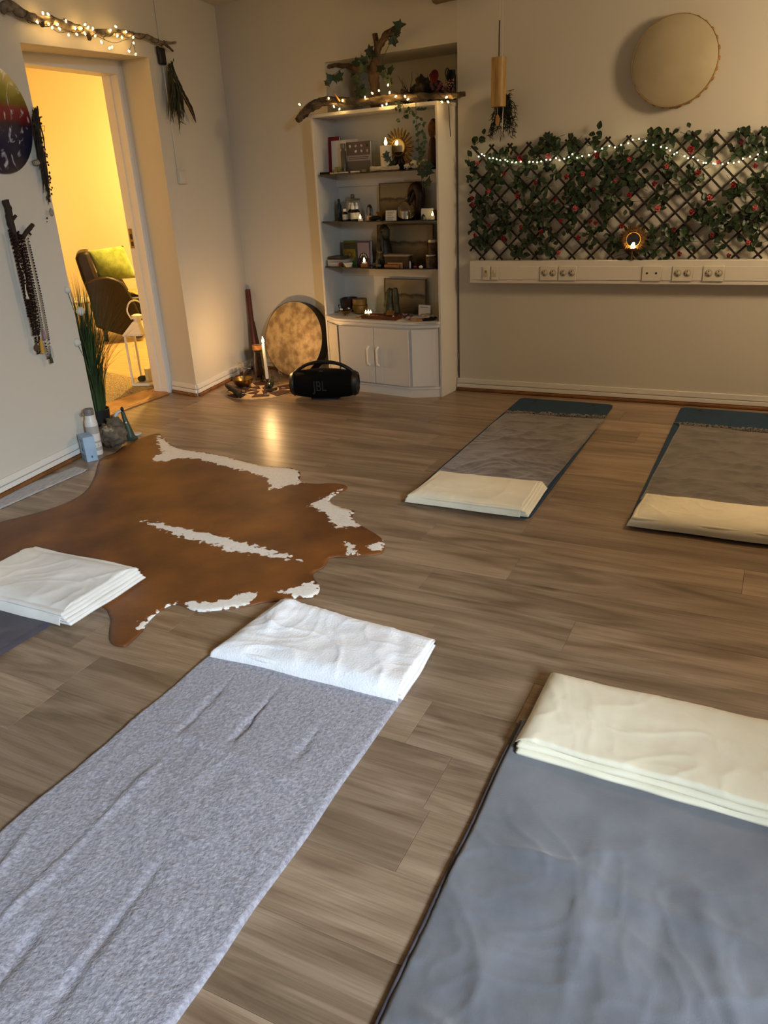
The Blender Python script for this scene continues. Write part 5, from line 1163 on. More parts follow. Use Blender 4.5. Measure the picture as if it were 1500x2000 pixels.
part(t, 'grip_cross', MB(Fd).box((0, 0, .02), (.03, Rd*1.9, .012), .35).box((0, 0, .028), (.03, Rd*1.9, .008), -1.0), LTWOOD)
# wind chime with pine bundle behind
dch = .22; a, b = R3(975, 112, dch), R3(973, 209, dch)
t = thing('wind_chime', 'bamboo tube wind chime hanging before the pine bundle', 'wind chime', FR @ Vector((b.x, -dch, b.z-.15)))
cx, zt, zb = (a.x+b.x)/2, a.z, b.z
BAMB = mat('bamboo', 'ae8d56', .45, col2='96743e', sc=6, stretch=(8, 8, 1))
part(t, 'tube', MB(FR).lathe([(.038, zb), (.0425, zb), (.0425, zt), (.038, zt)], (cx, -dch, 0), 32, cap=False).cyl((cx, -dch, zt-.004), .0385, .003, 24), BAMB)
part(t, 'cord', MB(FR).tube([(cx, -dch, zt), (cx, -dch, zt+.1), (cx+.002, -dch, zt+.18)], .0035, 6), BLACK)
part(t, 'hanging_line', MB(FR).tube([(cx+.002, -dch, zt+.18), (cx+.01, -dch, HC-.001)], .0009, 5), PAPER)
part(t, 'hanging_line', MB(FR).tube([(cx+.022, -dch, zt), (cx+.02, -dch, HC-.001)], .0009, 5), PAPER)
part(t, 'clapper_line', MB(FR).tube([(cx-.005, -dch, zt-.003), (cx-.005, -dch, zb-.05)], .0007, 5), PAPER)
part(t, 'clapper', MB(FR).ell((cx-.005, -dch, zb-.068), (.012, .003, .03), 16, 10), LTWOOD, 180, label='oval wooden wind catcher')
part(t, 'chime_line', MB(FR).tube([(cx+.028, -dch, zb), (cx+.024, -dch, zb-.15)], .0016, 6), PAPER)
t = thing('pine_bundle', 'drooping dried pine bundle hung on the wall behind the wind chime', 'pine bundle', FR @ Vector((cx, -.05, zb-.17)))
top = R3(993, 178, .05); mb = MB(FR); mb2 = MB(FR)
for k in range(46):
    s0 = R3(985+rnd(-12, 10), 195+rnd(-14, 14), rnd(.03, .10)); e = R3(984+rnd(-28, 30), 205+rnd(-5, 62), rnd(.02, .12))
    if e.z > s0.z-.02: e.z = s0.z-.03
    m_ = s0.lerp(e, .5)+Vector((rnd(-.01, .02), 0, .012)); path = spline([s0, m_, e], 4); mb2.tube(path, .0014, 4)
    for j in range(26):
        q_ = path[min(len(path)-1, int(j/26*len(path)))]; dd = Vector((rnd(-1, 1), rnd(-.6, .6), rnd(-1.5, .2))).normalized()*rnd(.015, .032)
        if (q_+dd).y > -.004: dd.y = 0
        mb.tube([q_, q_+dd*.6, q_+dd+Vector((0, 0, -.004))], [.0021, .0018, .0007], 3)
part(t, 'needles', mb, PINE, 180, kind='stuff'); part(t, 'twigs', mb2, TWIG, 180, kind='stuff')
part(t, 'hook', MB(FR).tube([top, top+Vector((.02, 0, .004)), top+Vector((.02, .046, .01))], .002, 6), BLACK)
part(t, 'tie', MB(FR).tube([top+Vector((.02, 0, .004)), top+Vector((.0, -.01, -.02)), top+Vector((-.01, -.01, -.05))], .002, 5), LTWOOD)
# ------------------------------------------------------------------ corner altar on the floor
random.seed(33)
mc = Vector((-3.355, 4.63, 0)); MR = .265
t = thing('round_hide_mat', 'round patchwork hide mat of brown and cream pieces in the corner', 'mat', mc)
DKH = mat('hide_dark', '2c160e', .8, col2='431f12', sc=20); CRH = mat('hide_cream', 'c2ab86', .85, col2='a8906a', sc=40)
ring = []
for k in range(72):
    a = 2*PI*k/72; r_ = MR*(1+.012*math.sin(k*2.3)+.012*math.sin(k*5.1)); ring.append((mc.x+r_*math.cos(a), mc.y+r_*math.sin(a)))
part(t, 'backing', MB().prism(ring, .0005, .004), CRH)
def patch(pts, m, z=.004): part(t, 'hide_patch', MB().prism([(mc.x+x*MR, mc.y+y*MR) for x, y in pts], z, z+.003), m)
def sect(a0, a1, r0, r1, n=6):
    A = [math.radians(a0+(a1-a0)*k/n) for k in range(n+1)]
    return [(r1*math.cos(a), r1*math.sin(a)) for a in A]+[(r0*math.cos(a), r0*math.sin(a)) for a in A[::-1]]
for a0, a1, r0, r1 in ((158, 205, .42, .96), (232, 262, .66, .99), (285, 320, .5, .8), (20, 60, .5, .97), (90, 140, .55, .96), (330, 372, .55, .96)): patch(sect(a0, a1, r0, r1), DKH)
for i in range(6):
    a0 = i*60+12; patch(sect(a0, a0+36, .12, .46), DKH)
for i in range(5):
    a = math.radians(i*72+30); patch([(.62*math.cos(a)+.07*math.cos(b), .62*math.sin(a)+.045*math.sin(b)) for b in [2*PI*k/10 for k in range(10)]], mat('hide_grey', '8d877c', .8), .0072)
ZM = .0105
def Fz(px, py, z=ZM): p = onZ(px, py, z); return p
# singing bowl
p = Fz(476, 754); t = thing('singing_bowl', 'brushed brass singing bowl on the round hide mat', 'bowl', p)
part(t, 'bowl', MB().lathe([(.03, 0), (.048, .004), (.068, .024), (.078, .06), (.075, .0605), (.064, .026), (.045, .009), (0, .008)], p, 40), mat('bowl_brass', '9a8152', .3, 1, col2='83693c', sc=10, stretch=(1, 1, 14)))
GL = mat('thin_glass', 'ffffff', .02, trans=1, ior=1.3)
def mug(px, py, r, h, label, handle, z=ZM, stack=None):
    p = Fz(px, py, z); t = thing('glass_mug', label, 'glass', p, 'clear glasses in the corner')
    part(t, 'glass_body', MB().lathe([(0, .0), (r*.86, .001), (r*.9, .004), (r, h), (r*.94, h), (r*.84, .008), (0, .007)], p, 24), GL)
    if handle:
        part(t, 'handle', MB().tube(spline([p+Vector((handle*r*.9, 0, h*.85)), p+Vector((handle*(r+.024), 0, h*.8)), p+Vector((handle*(r+.028), 0, h*.45)), p+Vector((handle*r*.92, 0, h*.2))], 5), .0035, 8), GL, 180)
    return p
q = mug(485, 741, .036, .085, 'lower clear glass of the stack behind the brass bowl', 0)
p = q+Vector((0, 0, .087)); t = thing('glass_mug', 'upper clear glass stacked behind the brass bowl', 'glass', p, 'clear glasses in the corner')
part(t, 'glass_body', MB().lathe([(0, .0), (.030, .001), (.036, .062), (.034, .062), (.029, .006), (0, .005)], p, 24), GL)
mug(463, 741, .034, .085, 'clear glass mug with handle against the left wall', -1)
mug(540, 748, .032, .095, 'clear glass mug with handle beside the candle', 1)
p = Fz(510, 743); t = thing('cork_bottle', 'tall clear glass bottle with a wide cork stopper', 'bottle', p)
hb_ = onY(507, 683, p.y).z-ZM
part(t, 'bottle_body', MB().lathe([(0, 0), (.040, .001), (.042, .01), (.040, hb_*.6), (.032, hb_*.88), (.034, hb_), (.031, hb_), (.029, hb_*.88), (.037, hb_*.6), (.038, .012), (0, .010)], p, 30), mat('bottle_glass', 'd8d0c0', .03, trans=1, ior=1.35))
part(t, 'cork', MB().lathe([(.029, hb_-.018), (.030, hb_+.001), (.041, hb_+.002), (.042, hb_+.035), (0, hb_+.035)], p, 26), mat('cork', '9a6a38', .8, col2='7a4e24', sc=60))
part(t, 'stick', MB().tube([p+Vector((.005, 0, .012)), p+Vector((-.004, .004, hb_*.8))], .007, 8), DKWOOD, label='dark stick inside the bottle')
# taper candle in a driftwood holder
p = Fz(523, 757); t = thing('taper_candle', 'burning white taper candle in a low wooden holder', 'candle', p)
zt_ = onY(514, 672, p.y).z; zb_ = onY(522, 738, p.y).z; xt = onY(514, 672, p.y).x; xb = onY(522, 738, p.y).x
part(t, 'holder', MB().lathe([(.028, 0), (.03, .012), (.018, .03), (.015, zb_-ZM-.004), (.0, zb_-ZM-.004)], Vector((xb, p.y, ZM)), 16), DKWOOD)
part(t, 'wax', MB().tube([(xb, p.y, zb_-.01), (xt, p.y, zt_)], [.0125, .0105], 16), CREAMW)
part(t, 'flame', MB().lathe([(.001, 0), (.007, .008), (.0085, .018), (.006, .032), (.0008, .05)], Vector((xt, p.y, zt_+.003)), 14), FLAME, label='burning flame')
part(t, 'wick', MB().tube([(xt, p.y, zt_), (xt, p.y, zt_+.008)], .0012, 5), BLACKM)
lamp('taper_flame_light', 'POINT', (xt+.002, p.y-.02, zt_+.035), 3.9, (1, .56, .22), .012)
# dark bottle lying on a small antler, leaf bundle, cone
p = Fz(527, 764); d_ = Vector((-.02, .11, 0)); t = thing('green_bottle', 'small dark green bottle lying on a bent antler piece', 'bottle', p)
e0 = p+Vector((.004, -.005, .034)); ax = Vector((-.04, .12, .05)).normalized(); Mx = ax.to_track_quat('Z', 'Y').to_matrix()
part(t, 'bottle_body', MB().lathe([(0, 0), (.021, .001), (.023, .01), (.022, .07), (.012, .09), (.012, .12), (0, .12)], e0, 18, Mx), mat('green_dark', '121e14', .15, col2='2a2618', sc=30))
part(t, 'bottle_foot', MB().lathe([(.014, -.001), (.020, -.001), (.0205, .002)], e0, 18, Mx, cap=False), mat('green_ring', '2f5a44', .2), label='green glass foot')
solo('antler_piece', 'bent reddish antler piece under the dark green bottle', 'antler', MB().tube(spline([p+Vector((-.055, -.005, .03)), p+Vector((-.035, -.01, .012)), p+Vector((0, -.012, .0078)), p+Vector((.035, -.008, .012)), p+Vector((.052, .0, .03))], 4), lerps([.003, .006, .0075, .006, .003], 17), 8, .2, 3), mat('antler', '4c2c1c', .6), smooth=180)
solo('incense_cone', 'small pale incense cone on the round hide mat', 'incense', MB().lathe([(.012, 0), (.006, .014), (0, .02)], Fz(524, 771), 12), CRH)
a, b = Fz(443, 757, .02), Fz(472, 777, .02)
t = thing('leaf_bundle', 'dark wrapped smudge bundle of dry leaves on the hide mat edge', 'herb bundle', (a+b)/2+Vector((0, 0, -.01)))
SM = mat('smudge', '3a3226', .9, col2='1f1a14', sc=30, bump=.6)
part(t, 'bundle', MB().tube(spline([a+Vector((0, 0, .016)), a.lerp(b, .5)+Vector((0, 0, .022)), b+Vector((0, 0, .016))], 5), lerps([.012, .022, .019], 11), 10, .35, 5), SM, 180)
mb = MB()
for k in range(26):
    s_ = a.lerp(b, rnd(.35, 1)); e = s_+Vector((rnd(-.03, .07), rnd(-.04, .05), rnd(-.004, .02))); mb.tube([s_+Vector((0,0,.016)), s_.lerp(e, .6)+Vector((0,0,.02)), e+Vector((0,0,.008))], [.006, .007, .001], 5, .3, k)
part(t, 'loose_leaves', mb, SM, 180, kind='stuff')
part(t, 'thread', MB().tube([a.lerp(b, .25+.05*k)+Vector((.018*math.cos(k*2), .016*math.sin(k*2), .018+.02*math.sin(k*1.5+1))) for k in range(10)], .0012, 5), LTWOOD, 180)
# leaning sticks
zb0 = .0
tp = PB(484, 566, .045); bt = FB @ Vector((PB(500, 700, .2).x, -.20, .001)); tpw = FB @ Vector((tp.x, -.045, tp.z))
solo('didgeridoo', 'long dark red wooden didgeridoo leaning in the room corner', 'didgeridoo', MB().tube([tpw.lerp(bt, k/10) for k in range(11)], lerps([.020, .0205, .022, .026, .031], 11), 16, .05, 2), mat('didge', '3e140a', .4, col2='5a2412', sc=10, stretch=(1, 1, .4)), smooth=60)
tp2 = PB(494, 629, .03); bt2 = FB @ Vector((PB(512, 700, .12).x, -.12, .001)); tpw2 = FB @ Vector((tp2.x, -.03, tp2.z))
solo('rain_stick', 'shorter dark wooden stick leaning beside the didgeridoo', 'stick', MB().tube([tpw2.lerp(bt2, k/6) for k in range(7)], .015, 12), DKWOOD, smooth=60)
# big frame drum leaning on the wall
RD = .285; tilt = math.radians(13)
cx = PB(573, 662, .14).x
Fd = FB @ Matrix.Translation((cx, -.165, .0)) @ Matrix.Rotation(-tilt, 4, 'X') @ Matrix.Translation((0, 0, RD+.012)) @ Matrix.Rotation(PI/2, 4, 'X')
t = thing('floor_drum', 'large frame drum with a mottled skin leaning on the wall beside the bookcase', 'drum', FB @ Vector((cx, -.13, 0)))
MSK = mat('mottled_skin', 'cfb07c', .55, col2='9a7b4e', sc=17, ramp=(.40, .62), detail=8)
part(t, 'skin', MB(Fd).lathe([(RD*.99, .045), (RD*.975, .049), (0, .0495)], (0,0,0), 72), MSK, 60)
part(t, 'hoop', MB(Fd).lathe([(RD*.965, -.045), (RD*.965, .043), (RD*.995, .047), (RD*1.0, .04), (RD*1.0, -.045)], (0,0,0), 72, cap=False), BLACK, 60)
# ------------------------------------------------------------------ portable speaker
sc = Vector((-2.765, 4.575, 0)); ang = math.radians(17)
Fs = frame(sc, ang)
t = thing('portable_speaker', 'black boombox speaker with a curved handle on the floor before the bookcase', 'speaker', sc)
zc = .108
Ma = Matrix.Translation((0, 0, zc)) @ Matrix.Rotation(PI/2, 4, 'Y')
prof = [(.0, -.222), (.060, -.222), (.082, -.212), (.092, -.17), (.102, -.08), (.1045, 0), (.102, .08), (.092, .17), (.082, .212), (.060, .222), (.0, .222)]
part(t, 'grille_body', MB(Fs).lathe(prof, (0,0,0), 36, Ma), mat('speaker_mesh', '050506', .85, spec=.15, bump=.5, bsc=900), 40)
for s_ in (-1, 1):
    part(t, 'end_cap', MB(Fs).lathe([(.085, .205*s_), (.088, .216*s_), (.075, .238*s_), (.06, .241*s_), (.055, .232*s_), (0, .232*s_)], (0,0,0), 32, Ma), BLACK, 40)
part(t, 'foot', MB(Fs).bb((-.10, -.03, .0005), (.10, .03, .012)), BLACKM, bevel=.004)
part(t, 'handle', MB(Fs).tube(spline([(-.222, 0, .155), (-.19, 0, .20), (-.11, 0, .243), (0, 0, .258), (.11, 0, .243), (.19, 0, .20), (.222, 0, .155)], 6), lerps([.017, .013, .012, .013, .012, .013, .017], 37), 10), BLACK, 180)
part(t, 'power_button', MB(Fs).ell((-.01, -.045, zc+.093), (.016, .008, .006), 14, 6), mat('button_grey', '1c1c1c', .4), 180)
def text_mesh(txt, size, ext, F, m, parent, name, sx=1):
    cu = bpy.data.curves.new('txt', 'FONT'); cu.body = txt; cu.size = size; cu.extrude = ext; cu.align_x = 'CENTER'; cu.align_y = 'CENTER'
    ob = bpy.data.objects.new('txt', cu); COL.objects.link(ob); dg = bpy.context.evaluated_depsgraph_get(); me0 = bpy.data.meshes.new_from_object(ob.evaluated_get(dg))
    bpy.data.objects.remove(ob); mb = MB(F); mb.add([Vector((v.co.x*sx, v.co.y, v.co.z)) for v in me0.vertices], [tuple(f.vertices) for f in me0.polygons]); bpy.data.meshes.remove(me0)
    return part(parent, name, mb, m, 0)
text_mesh('JBL', .10, .002, Fs @ Matrix.Translation((-.012, -.1045, zc)) @ Matrix.Rotation(PI/2, 4, 'X'), mat('logo_grey', '24282a', .35), t, 'logo', .72)
# ------------------------------------------------------------------ left wall
random.seed(41)
LN = FL.to_3x3() @ Vector((0, 1, 0))
def L3(px, py, d): p = PL(px, py, d); return Vector((p.x, d, p.z))
# branch above the doorway
bp = [L3(4, 18, .04), L3(22, 12, .05), L3(50, 30, .05), L3(78, 40, .05), L3(110, 42, .05), L3(145, 55, .05), L3(180, 64, .05), L3(220, 64, .05), L3(260, 68, .05), L3(290, 73, .045), L3(312, 83, .045), L3(325, 84, .045)]
pts = spline(bp, 4); rr = lerps([.022, .020, .021, .022, .022, .019, .017, .017, .015, .013, .012, .011], len(pts))
t = thing('wall_branch', 'peeling grey branch with fairy lights fixed above the doorway', 'branch', FL @ bp[6])
part(t, 'limb', MB(FL).tube(pts, rr, 12, .35, 5), mat('bark_pale', '8a7c66', .9, col2='54463a', sc=25, bump=.7, bsc=60), 180)
part(t, 'end_twig', MB(FL).tube(spline([L3(322, 84, .045), L3(334, 84, .045), L3(343, 83, .045)], 3), lerps([.010, .008, .007], 7), 8, .2, 6), MATS['bark_pale'], 180)
part(t, 'end_twig', MB(FL).tube(spline([L3(322, 86, .045), L3(330, 93, .045), L3(338, 100, .045)], 3), lerps([.009, .008, .006], 7), 8, .2, 7), BARK, 180)
part(t, 'knot', MB(FL).ell(L3(174, 71, .06), (.012, .014, .02), 10, 8, amp=.3), TWIG, 180)
part(t, 'knot', MB(FL).ell(L3(82, 45, .062), (.016, .012, .018), 10, 8, amp=.3), TWIG, 180)
BL = [(73,43),(84,26),(94,28),(95,47),(102,54),(116,56),(112,48),(134,68),(147,55),(129,41),(159,55),(166,48),(172,54),(150,67),(166,66),(181,56),(186,70),(198,82),(216,59),(226,52),(214,94),(219,92),(229,70),(238,73),(246,62),(260,73),(261,84),(252,100),(265,106)]
wr = []
for i in range(6, len(pts)-1):
    for k in range(3):
        a = (i*3+k)*.6+math.sin(i*.8); wr.append(pts[i].lerp(pts[i+1], k/3)+Vector((0, math.cos(a)*(rr[i]+.003), math.sin(a)*(rr[i]+.003))))
t = string('fairy_lights', 'warm fairy lights wound round the branch above the doorway', FL, [L3(x, y, .075) for x, y in BL], wr, BULBM)
for seq in ([(100,54),(116,64),(130,62),(146,61)], [(189,70),(205,78),(224,84),(240,79),(256,74)], [(259,76),(256,90),(252,99)], [(259,80),(265,104)], [(205,78),(202,72),(216,66)], [(226,68),(227,54)]):
    part(t, 'loose_wire', MB(FL).tube(spline([L3(x, y, .072) for x, y in seq], 3), .0016, 5), WIRE, 180)
c = L3(316, 109, .02)
t = thing('battery_box', 'black battery box hanging from the branch above the doorway', 'battery box', FL @ Vector((c.x, .02, c.z-.05)))
part(t, 'case', MB(FL).bb((c.x-.034, .006, c.z-.05), (c.x+.034, .032, c.z+.045)), BLACK, bevel=.008)
part(t, 'clip', MB(FL).bb((c.x+.026, .01, c.z+.0), (c.x+.042, .028, c.z+.05)), BLACK, bevel=.005)
part(t, 'lead', MB(FL).tube([L3(313, 84, .04), L3(316, 92, .03), L3(317, 95, .02)], .0016, 5), WIRE)
# surface cable and switch
a, b = L3(299, -10, .004), L3(347, 333, .004)
o = solo('cable_conduit', 'thin white surface cable running down to the light switch', 'cable', MB(FL).tube([Vector((a.x, .0045, a.z)), Vector((b.x, .0045, b.z))], .0042, 6), WALL)
c = L3(355, 346, .01)
t = thing('light_switch', 'white double light switch on the wall beside the doorway', 'light switch', FL @ Vector((c.x, .01, c.z-.045)))
part(t, 'switch_box', MB(FL).bb((c.x-.045, .0005, c.z-.042), (c.x+.045, .03, c.z+.042)), mat('switch_white', 'c8c1b0', .4), bevel=.004)
part(t, 'rocker', MB(FL).bb((c.x-.037, .0295, c.z-.032), (c.x-.001, .035, c.z+.032)), mat('switch_white', ''), bevel=.002)
part(t, 'rocker', MB(FL).bb((c.x+.001, .0295, c.z-.032), (c.x+.037, .035, c.z+.032)), mat('switch_white', ''), bevel=.002)
# herb bundle with dark feather
h0 = L3(334, 140, .05)
t = thing('herb_bundle', 'dried sage bundle hanging upside down beside the doorway', 'herb bundle', FL @ L3(350, 255, .05), 'dried herb bundles on the wall')
mb = MB(FL)
for k in range(70):
    s_ = L3(333+rnd(-5, 6), 135+rnd(-14, 8), rnd(.03, .07)); e = L3(350+rnd(-22, 12), rnd(195, 245), rnd(.02, .08)); m_ = s_.lerp(e, .5)+Vector((rnd(-.02, .02), rnd(0, .03), 0))
    mb.tube(spline([s_, m_, e], 3), lerps([.0025, rnd(.003, .0065), .001], 7), 5, .3, k)
for q_ in ((352, 262), (358, 240), (364, 243), (350, 255)): mb.tube(spline([L3(346, 215, .05), L3(350, 235, .05), L3(*q_, .05)], 3), lerps([.004, .003, .001], 7), 5)
part(t, 'stems', mb, HERB, 180, kind='stuff')
part(t, 'string', MB(FL).tube([L3(336, 150, .075), L3(342, 160, .08), L3(352, 170, .07)], .0025, 5), LTWOOD)
part(t, 'top_twig', MB(FL).tube([L3(336, 138, .05), L3(337, 125, .045), L3(339, 115, .04)], .003, 6), TWIG); part(t, 'top_twig', MB(FL).tube([L3(334, 138, .05), L3(335, 128, .045), L3(334, 119, .04)], .003, 6), TWIG)
def feather(name, label, F, P, path, wd, m, cat='feather'):
    base = path[0]; t = thing(name, label, cat, F @ path[-1]); sp = spline(path, 5); n = len(sp)
    part(t, 'quill', MB(F).tube(sp, lerps([.0022, .0018, .0006], n), 6), LTWOOD, 180)
    mb = MB(F); A = []; B_ = []
    for i in range(n):
        tg = (sp[min(i+1, n-1)]-sp[max(i-1, 0)]).normalized(); sd = Vector((0, 1, 0)).cross(tg).normalized(); k = i/(n-1); w_ = wd*(min(1, k*4)*min(1, (1-k)*3.2+.15))*(1+.12*math.sin(i*2.1))
        A.append(sp[i]+sd*w_); B_.append(sp[i]-sd*w_*.55)
    mb.add(A+B_+sp, [(i, i+1, 2*n+i+1, 2*n+i) for i in range(n-1)]+[(2*n+i, 2*n+i+1, n+i+1, n+i) for i in range(n-1)])
    part(t, 'vane', mb, m, 0, solid=.0008); return t
feather('feather', 'long dark feather tucked into the hanging sage bundle', FL, None, [L3(346, 165, .07), L3(360, 190, .075), L3(373, 215, .07), L3(383, 240, .06)], .030, mat('feather_dark', '1a120e', .7))
# round painted board
c = L3(-8, 231, .02); Rb = .245
Fb_ = FL @ Matrix.Translation((c.x, .0, c.z)) @ Matrix.Rotation(-PI/2, 4, 'X')
disc = bands('painted_disc', 2, [(0, '16182e'), (.22, '1c1e38'), (.40, '26263f'), (.455, '2a2030'), (.50, '6a1a22'), (.60, '7d2a30'), (.645, '6d5a1c'), (.72, '7d7a26'), (1, '868032')], .05, 5, .35, streak=('c9cfda', 3.2), wsc=(1, 1, 1))
t = thing('painted_board', 'round painted board in navy, red and olive hanging beside the doorway', 'painting', FL @ Vector((c.x, .01, c.z-Rb)))
part(t, 'board', MB(Fb_).lathe([(Rb*.98, .002), (Rb, .006), (Rb, .016), (Rb*.985, .02), (0, .0205)], (0,0,0), 80), disc, 50)
# dried flower and charm bundle at the doorway edge
t = thing('charm_bundle', 'long dried flower and charm bundle hanging at the doorway edge', 'herb bundle', FL @ L3(95, 420, .03), 'dried herb bundles on the wall')
mb = MB(FL)
for k in range(80):
    u0 = rnd(0, .55); x0 = 66+34*u0; s_ = L3(x0+rnd(-9, 4), 205+200*u0, rnd(.01, .04)); u1 = min(1, u0+rnd(.25, .55)); e = L3(66+30*u1+rnd(-9, 7), 205+195*u1, rnd(.01, .04)); mb.tube([s_, s_.lerp(e, .5)+Vector((rnd(-.008, .008), rnd(0, .012), 0)), e], [.003, .004, .0014], 5, .3, k)
for k in range(60):
    u0 = rnd(.3, 1); mb.ell(L3(66+32*u0+rnd(-5, 10), 210+190*u0, rnd(.02, .04)), (.005, .004, .006), 6, 4, amp=.4, seed=k)
part(t, 'stems', mb, mat('herb_dark', '2e281c', .9, col2='191510', sc=40), 180, kind='stuff')
part(t, 'paper_band', MB(FL).tube([L3(69, 313, .025), L3(72, 321, .025)], .018, 10), mat('band_paper', '8c8270', .8))
part(t, 'twig', MB(FL).tube(spline([L3(74, 236, .03), L3(73, 220, .03), L3(73, 207, .03)], 3), lerps([.011, .008, .003], 7), 8, .3), TWIG, 180)
part(t, 'twig', MB(FL).tube([L3(74, 233, .03), L3(79, 229, .03), L3(82, 228, .03)], [.005, .004, .002], 6), TWIG, 180)
part(t, 'wire_charm', MB(FL).tube([L3(77, 246, .03), L3(87, 246, .03), L3(87, 256, .03), L3(78, 256, .03), L3(77, 246, .03)], .0014, 5).ell(L3(80, 241, .03), (.008, .005, .006), 8, 6), TWIG, 180)
part(t, 'white_flower', MB(FL).ell(L3(101, 414, .03), (.014, .008, .018), 10, 8, amp=.5), mat('ashwhite', '8d877c', .8), 180, label='pale papery flower at the bottom')
part(t, 'bead', MB(FL).ell(L3(92, 426, .02), (.005, .005, .005), 8, 6).ell(L3(92, 433, .02), (.003, .003, .003), 6, 4), BLACK, 180)
part(t, 'seed_pod', MB(FL).ell(L3(80, 283, .035), (.011, .008, .012), 10, 6), mat('pod', '6b6048', .8), 180)
# forked dark branch with necklaces
t = thing('hook_branch', 'dark forked branch on the wall holding many bead necklaces', 'branch', FL @ L3(20, 460, .03))
part(t, 'limb', MB(FL).tube(spline([L3(10, 391, .03), L3(17, 412, .03), L3(20, 432, .03), L3(27, 455, .03), L3(32, 475, .03)], 4), lerps([.018, .016, .017, .015, .012], 17), 10, .2, 3), TWIG, 180)
part(t, 'fork', MB(FL).tube(spline([L3(44, 465, .035), L3(52, 453, .045), L3(58, 446, .05), L3(64, 439, .05)], 4), lerps([.011, .011, .012, .010], 13), 8, .2, 4), TWIG, 180)
part(t, 'stub', MB(FL).tube([L3(25, 428, .04), L3(31, 421, .045)], [.009, .008], 8), TWIG, 180)
part(t, 'stub', MB(FL).tube([L3(56, 454, .045), L3(61, 459, .05)], [.006, .005], 6), TWIG, 180)
part(t, 'cross_bar', MB(FL).tube([L3(26, 460, .028), L3(48, 463, .032)], .010, 8), TWIG, 180)
BEADC = [mat('bead_brown', '1f0f0b', .6, spec=.2), mat('bead_dark', '17100e', .6, spec=.2), mat('bead_red', '2a0e10', .6, spec=.2), mat('bead_grey', '8a8680', .4), mat('bead_wood', '2a180e', .6, spec=.2)]
def necklace(x0, x1, ytop, ylow, xl, m, label, d, rb=.0052, tassel=None):
    mb = MB(FL); P = [L3(x0, ytop, d), L3((x0*.4+xl*.6)-3, (ytop+ylow)/2, d+.004), L3(xl-3, ylow-18, d), L3(xl, ylow, d), L3(xl+4, ylow-18, d), L3((x1*.4+xl*.6)+3, (ytop+ylow)/2, d+.002), L3(x1, ytop, d-.004)]
    sp = spline(P, 24); t = thing('bead_necklace', label, 'necklace', FL @ P[3], 'necklaces on the forked branch'); last = None; acc = MB(FL)
    for p in sp:
        if last is None or (p-last).length > rb*1.9: acc.ell(p, (rb, rb, rb), 6, 4); last = p
    part(t, 'beads', acc, m, 180, kind='stuff')
    if tassel:
        px, py, py2, m2, w_ = tassel; a = L3(px, py, d+.008); b = L3(px+(py2-py)*.17, py2, d+.008)
        part(t, 'tassel', MB(FL).tube([a, a.lerp(b, .15), b], [.003, w_*.6, w_], 12), m2, 60)
YEL = mat('tassel_yellow', 'b98a2c', .7); TW = mat('tassel_white', 'a8a4a0', .8); TG = mat('tassel_green', '34371f', .8); TP = mat('tassel_pink', '8d6f78', .8)
necklace(20, 30, 452, 690, 74, BEADC[0], 'dark brown bead necklace with a yellow tassel', .030, tassel=(79, 662, 690, YEL, .012))
necklace(23, 34, 455, 640, 62, BEADC[1], 'black bead necklace hung over the forked branch', .036)
necklace(27, 38, 458, 610, 60, BEADC[2], 'dark red bead necklace hung over the forked branch', .042)
necklace(30, 42, 460, 670, 72, BEADC[4], 'brown wooden bead necklace with a pink tassel', .046, tassel=(84, 642, 662, TP, .009))
necklace(36, 46, 463, 655, 73, BEADC[1], 'thin black bead necklace beside the grey one', .040)
necklace(44, 53, 464, 695, 92, BEADC[3], 'grey and white bead necklace with a white tassel', .044, .0048, tassel=(99, 675, 698, TW, .009))
necklace(47, 55, 466, 700, 94, BEADC[1], 'black bead necklace with an olive tassel, outermost on the fork', .038, tassel=(98, 690, 709, TG, .010))
necklace(18, 27, 450, 620, 56, BEADC[0], 'dark brown bead necklace lying closest to the wall', .022, .006)
necklace(21, 36, 453, 655, 66, BEADC[0], 'long dark brown bead necklace in the middle of the bunch', .052, .006)
necklace(26, 44, 458, 630, 66, BEADC[4], 'brown wooden bead necklace lying over the others on the fork', .056, .006)
necklace(24, 40, 456, 590, 52, BEADC[2], 'short dark red bead necklace on the forked branch', .050)
t = solo('seed_ball', 'brown felt ball hanging at the end of the bead necklaces', 'pendant', MB(FL).ell(L3(72, 679, .035), (.016, .014, .018), 12, 8), mat('felt_brown', '4e3a28', .9), smooth=180)
t = solo('bone_pendant', 'long pale bone pendant hanging among the dark necklaces', 'pendant', MB(FL).tube(spline([L3(39, 517, .06), L3(48, 540, .06), L3(50, 565, .06), L3(54, 584, .058)], 4), lerps([.0015, .0025, .003, .009], 13), 8), BONE, smooth=180)
# ------------------------------------------------------------------ things on the floor at the left wall
# paper strip
q = [onZ(-40, 996, .002), onZ(146, 911, .002), onZ(173, 918, .002), onZ(0, 993, .002), ]
def strip(u, v):
    far = onZ(-60, 987).lerp(onZ(146, 910.5), u); near = onZ(-60, 1022).lerp(onZ(172, 918.5), u); P = far.lerp(near, v)
    return Vector((P.x, P.y, .0012+.003*abs(mnoise.noise(Vector((P.y*9, v, 0))))+.004*(u > .97)*v))
solo('paper_strip', 'long white printed paper strip lying along the left wall', 'paper', MB().sheet(60, 6, strip), mat('print_paper', 'bcb9b4', .8, col2='9a99a0', sc=16, ramp=(.4, .6), stretch=(8, 1.5, 1)), solid=.0006, smooth=180)
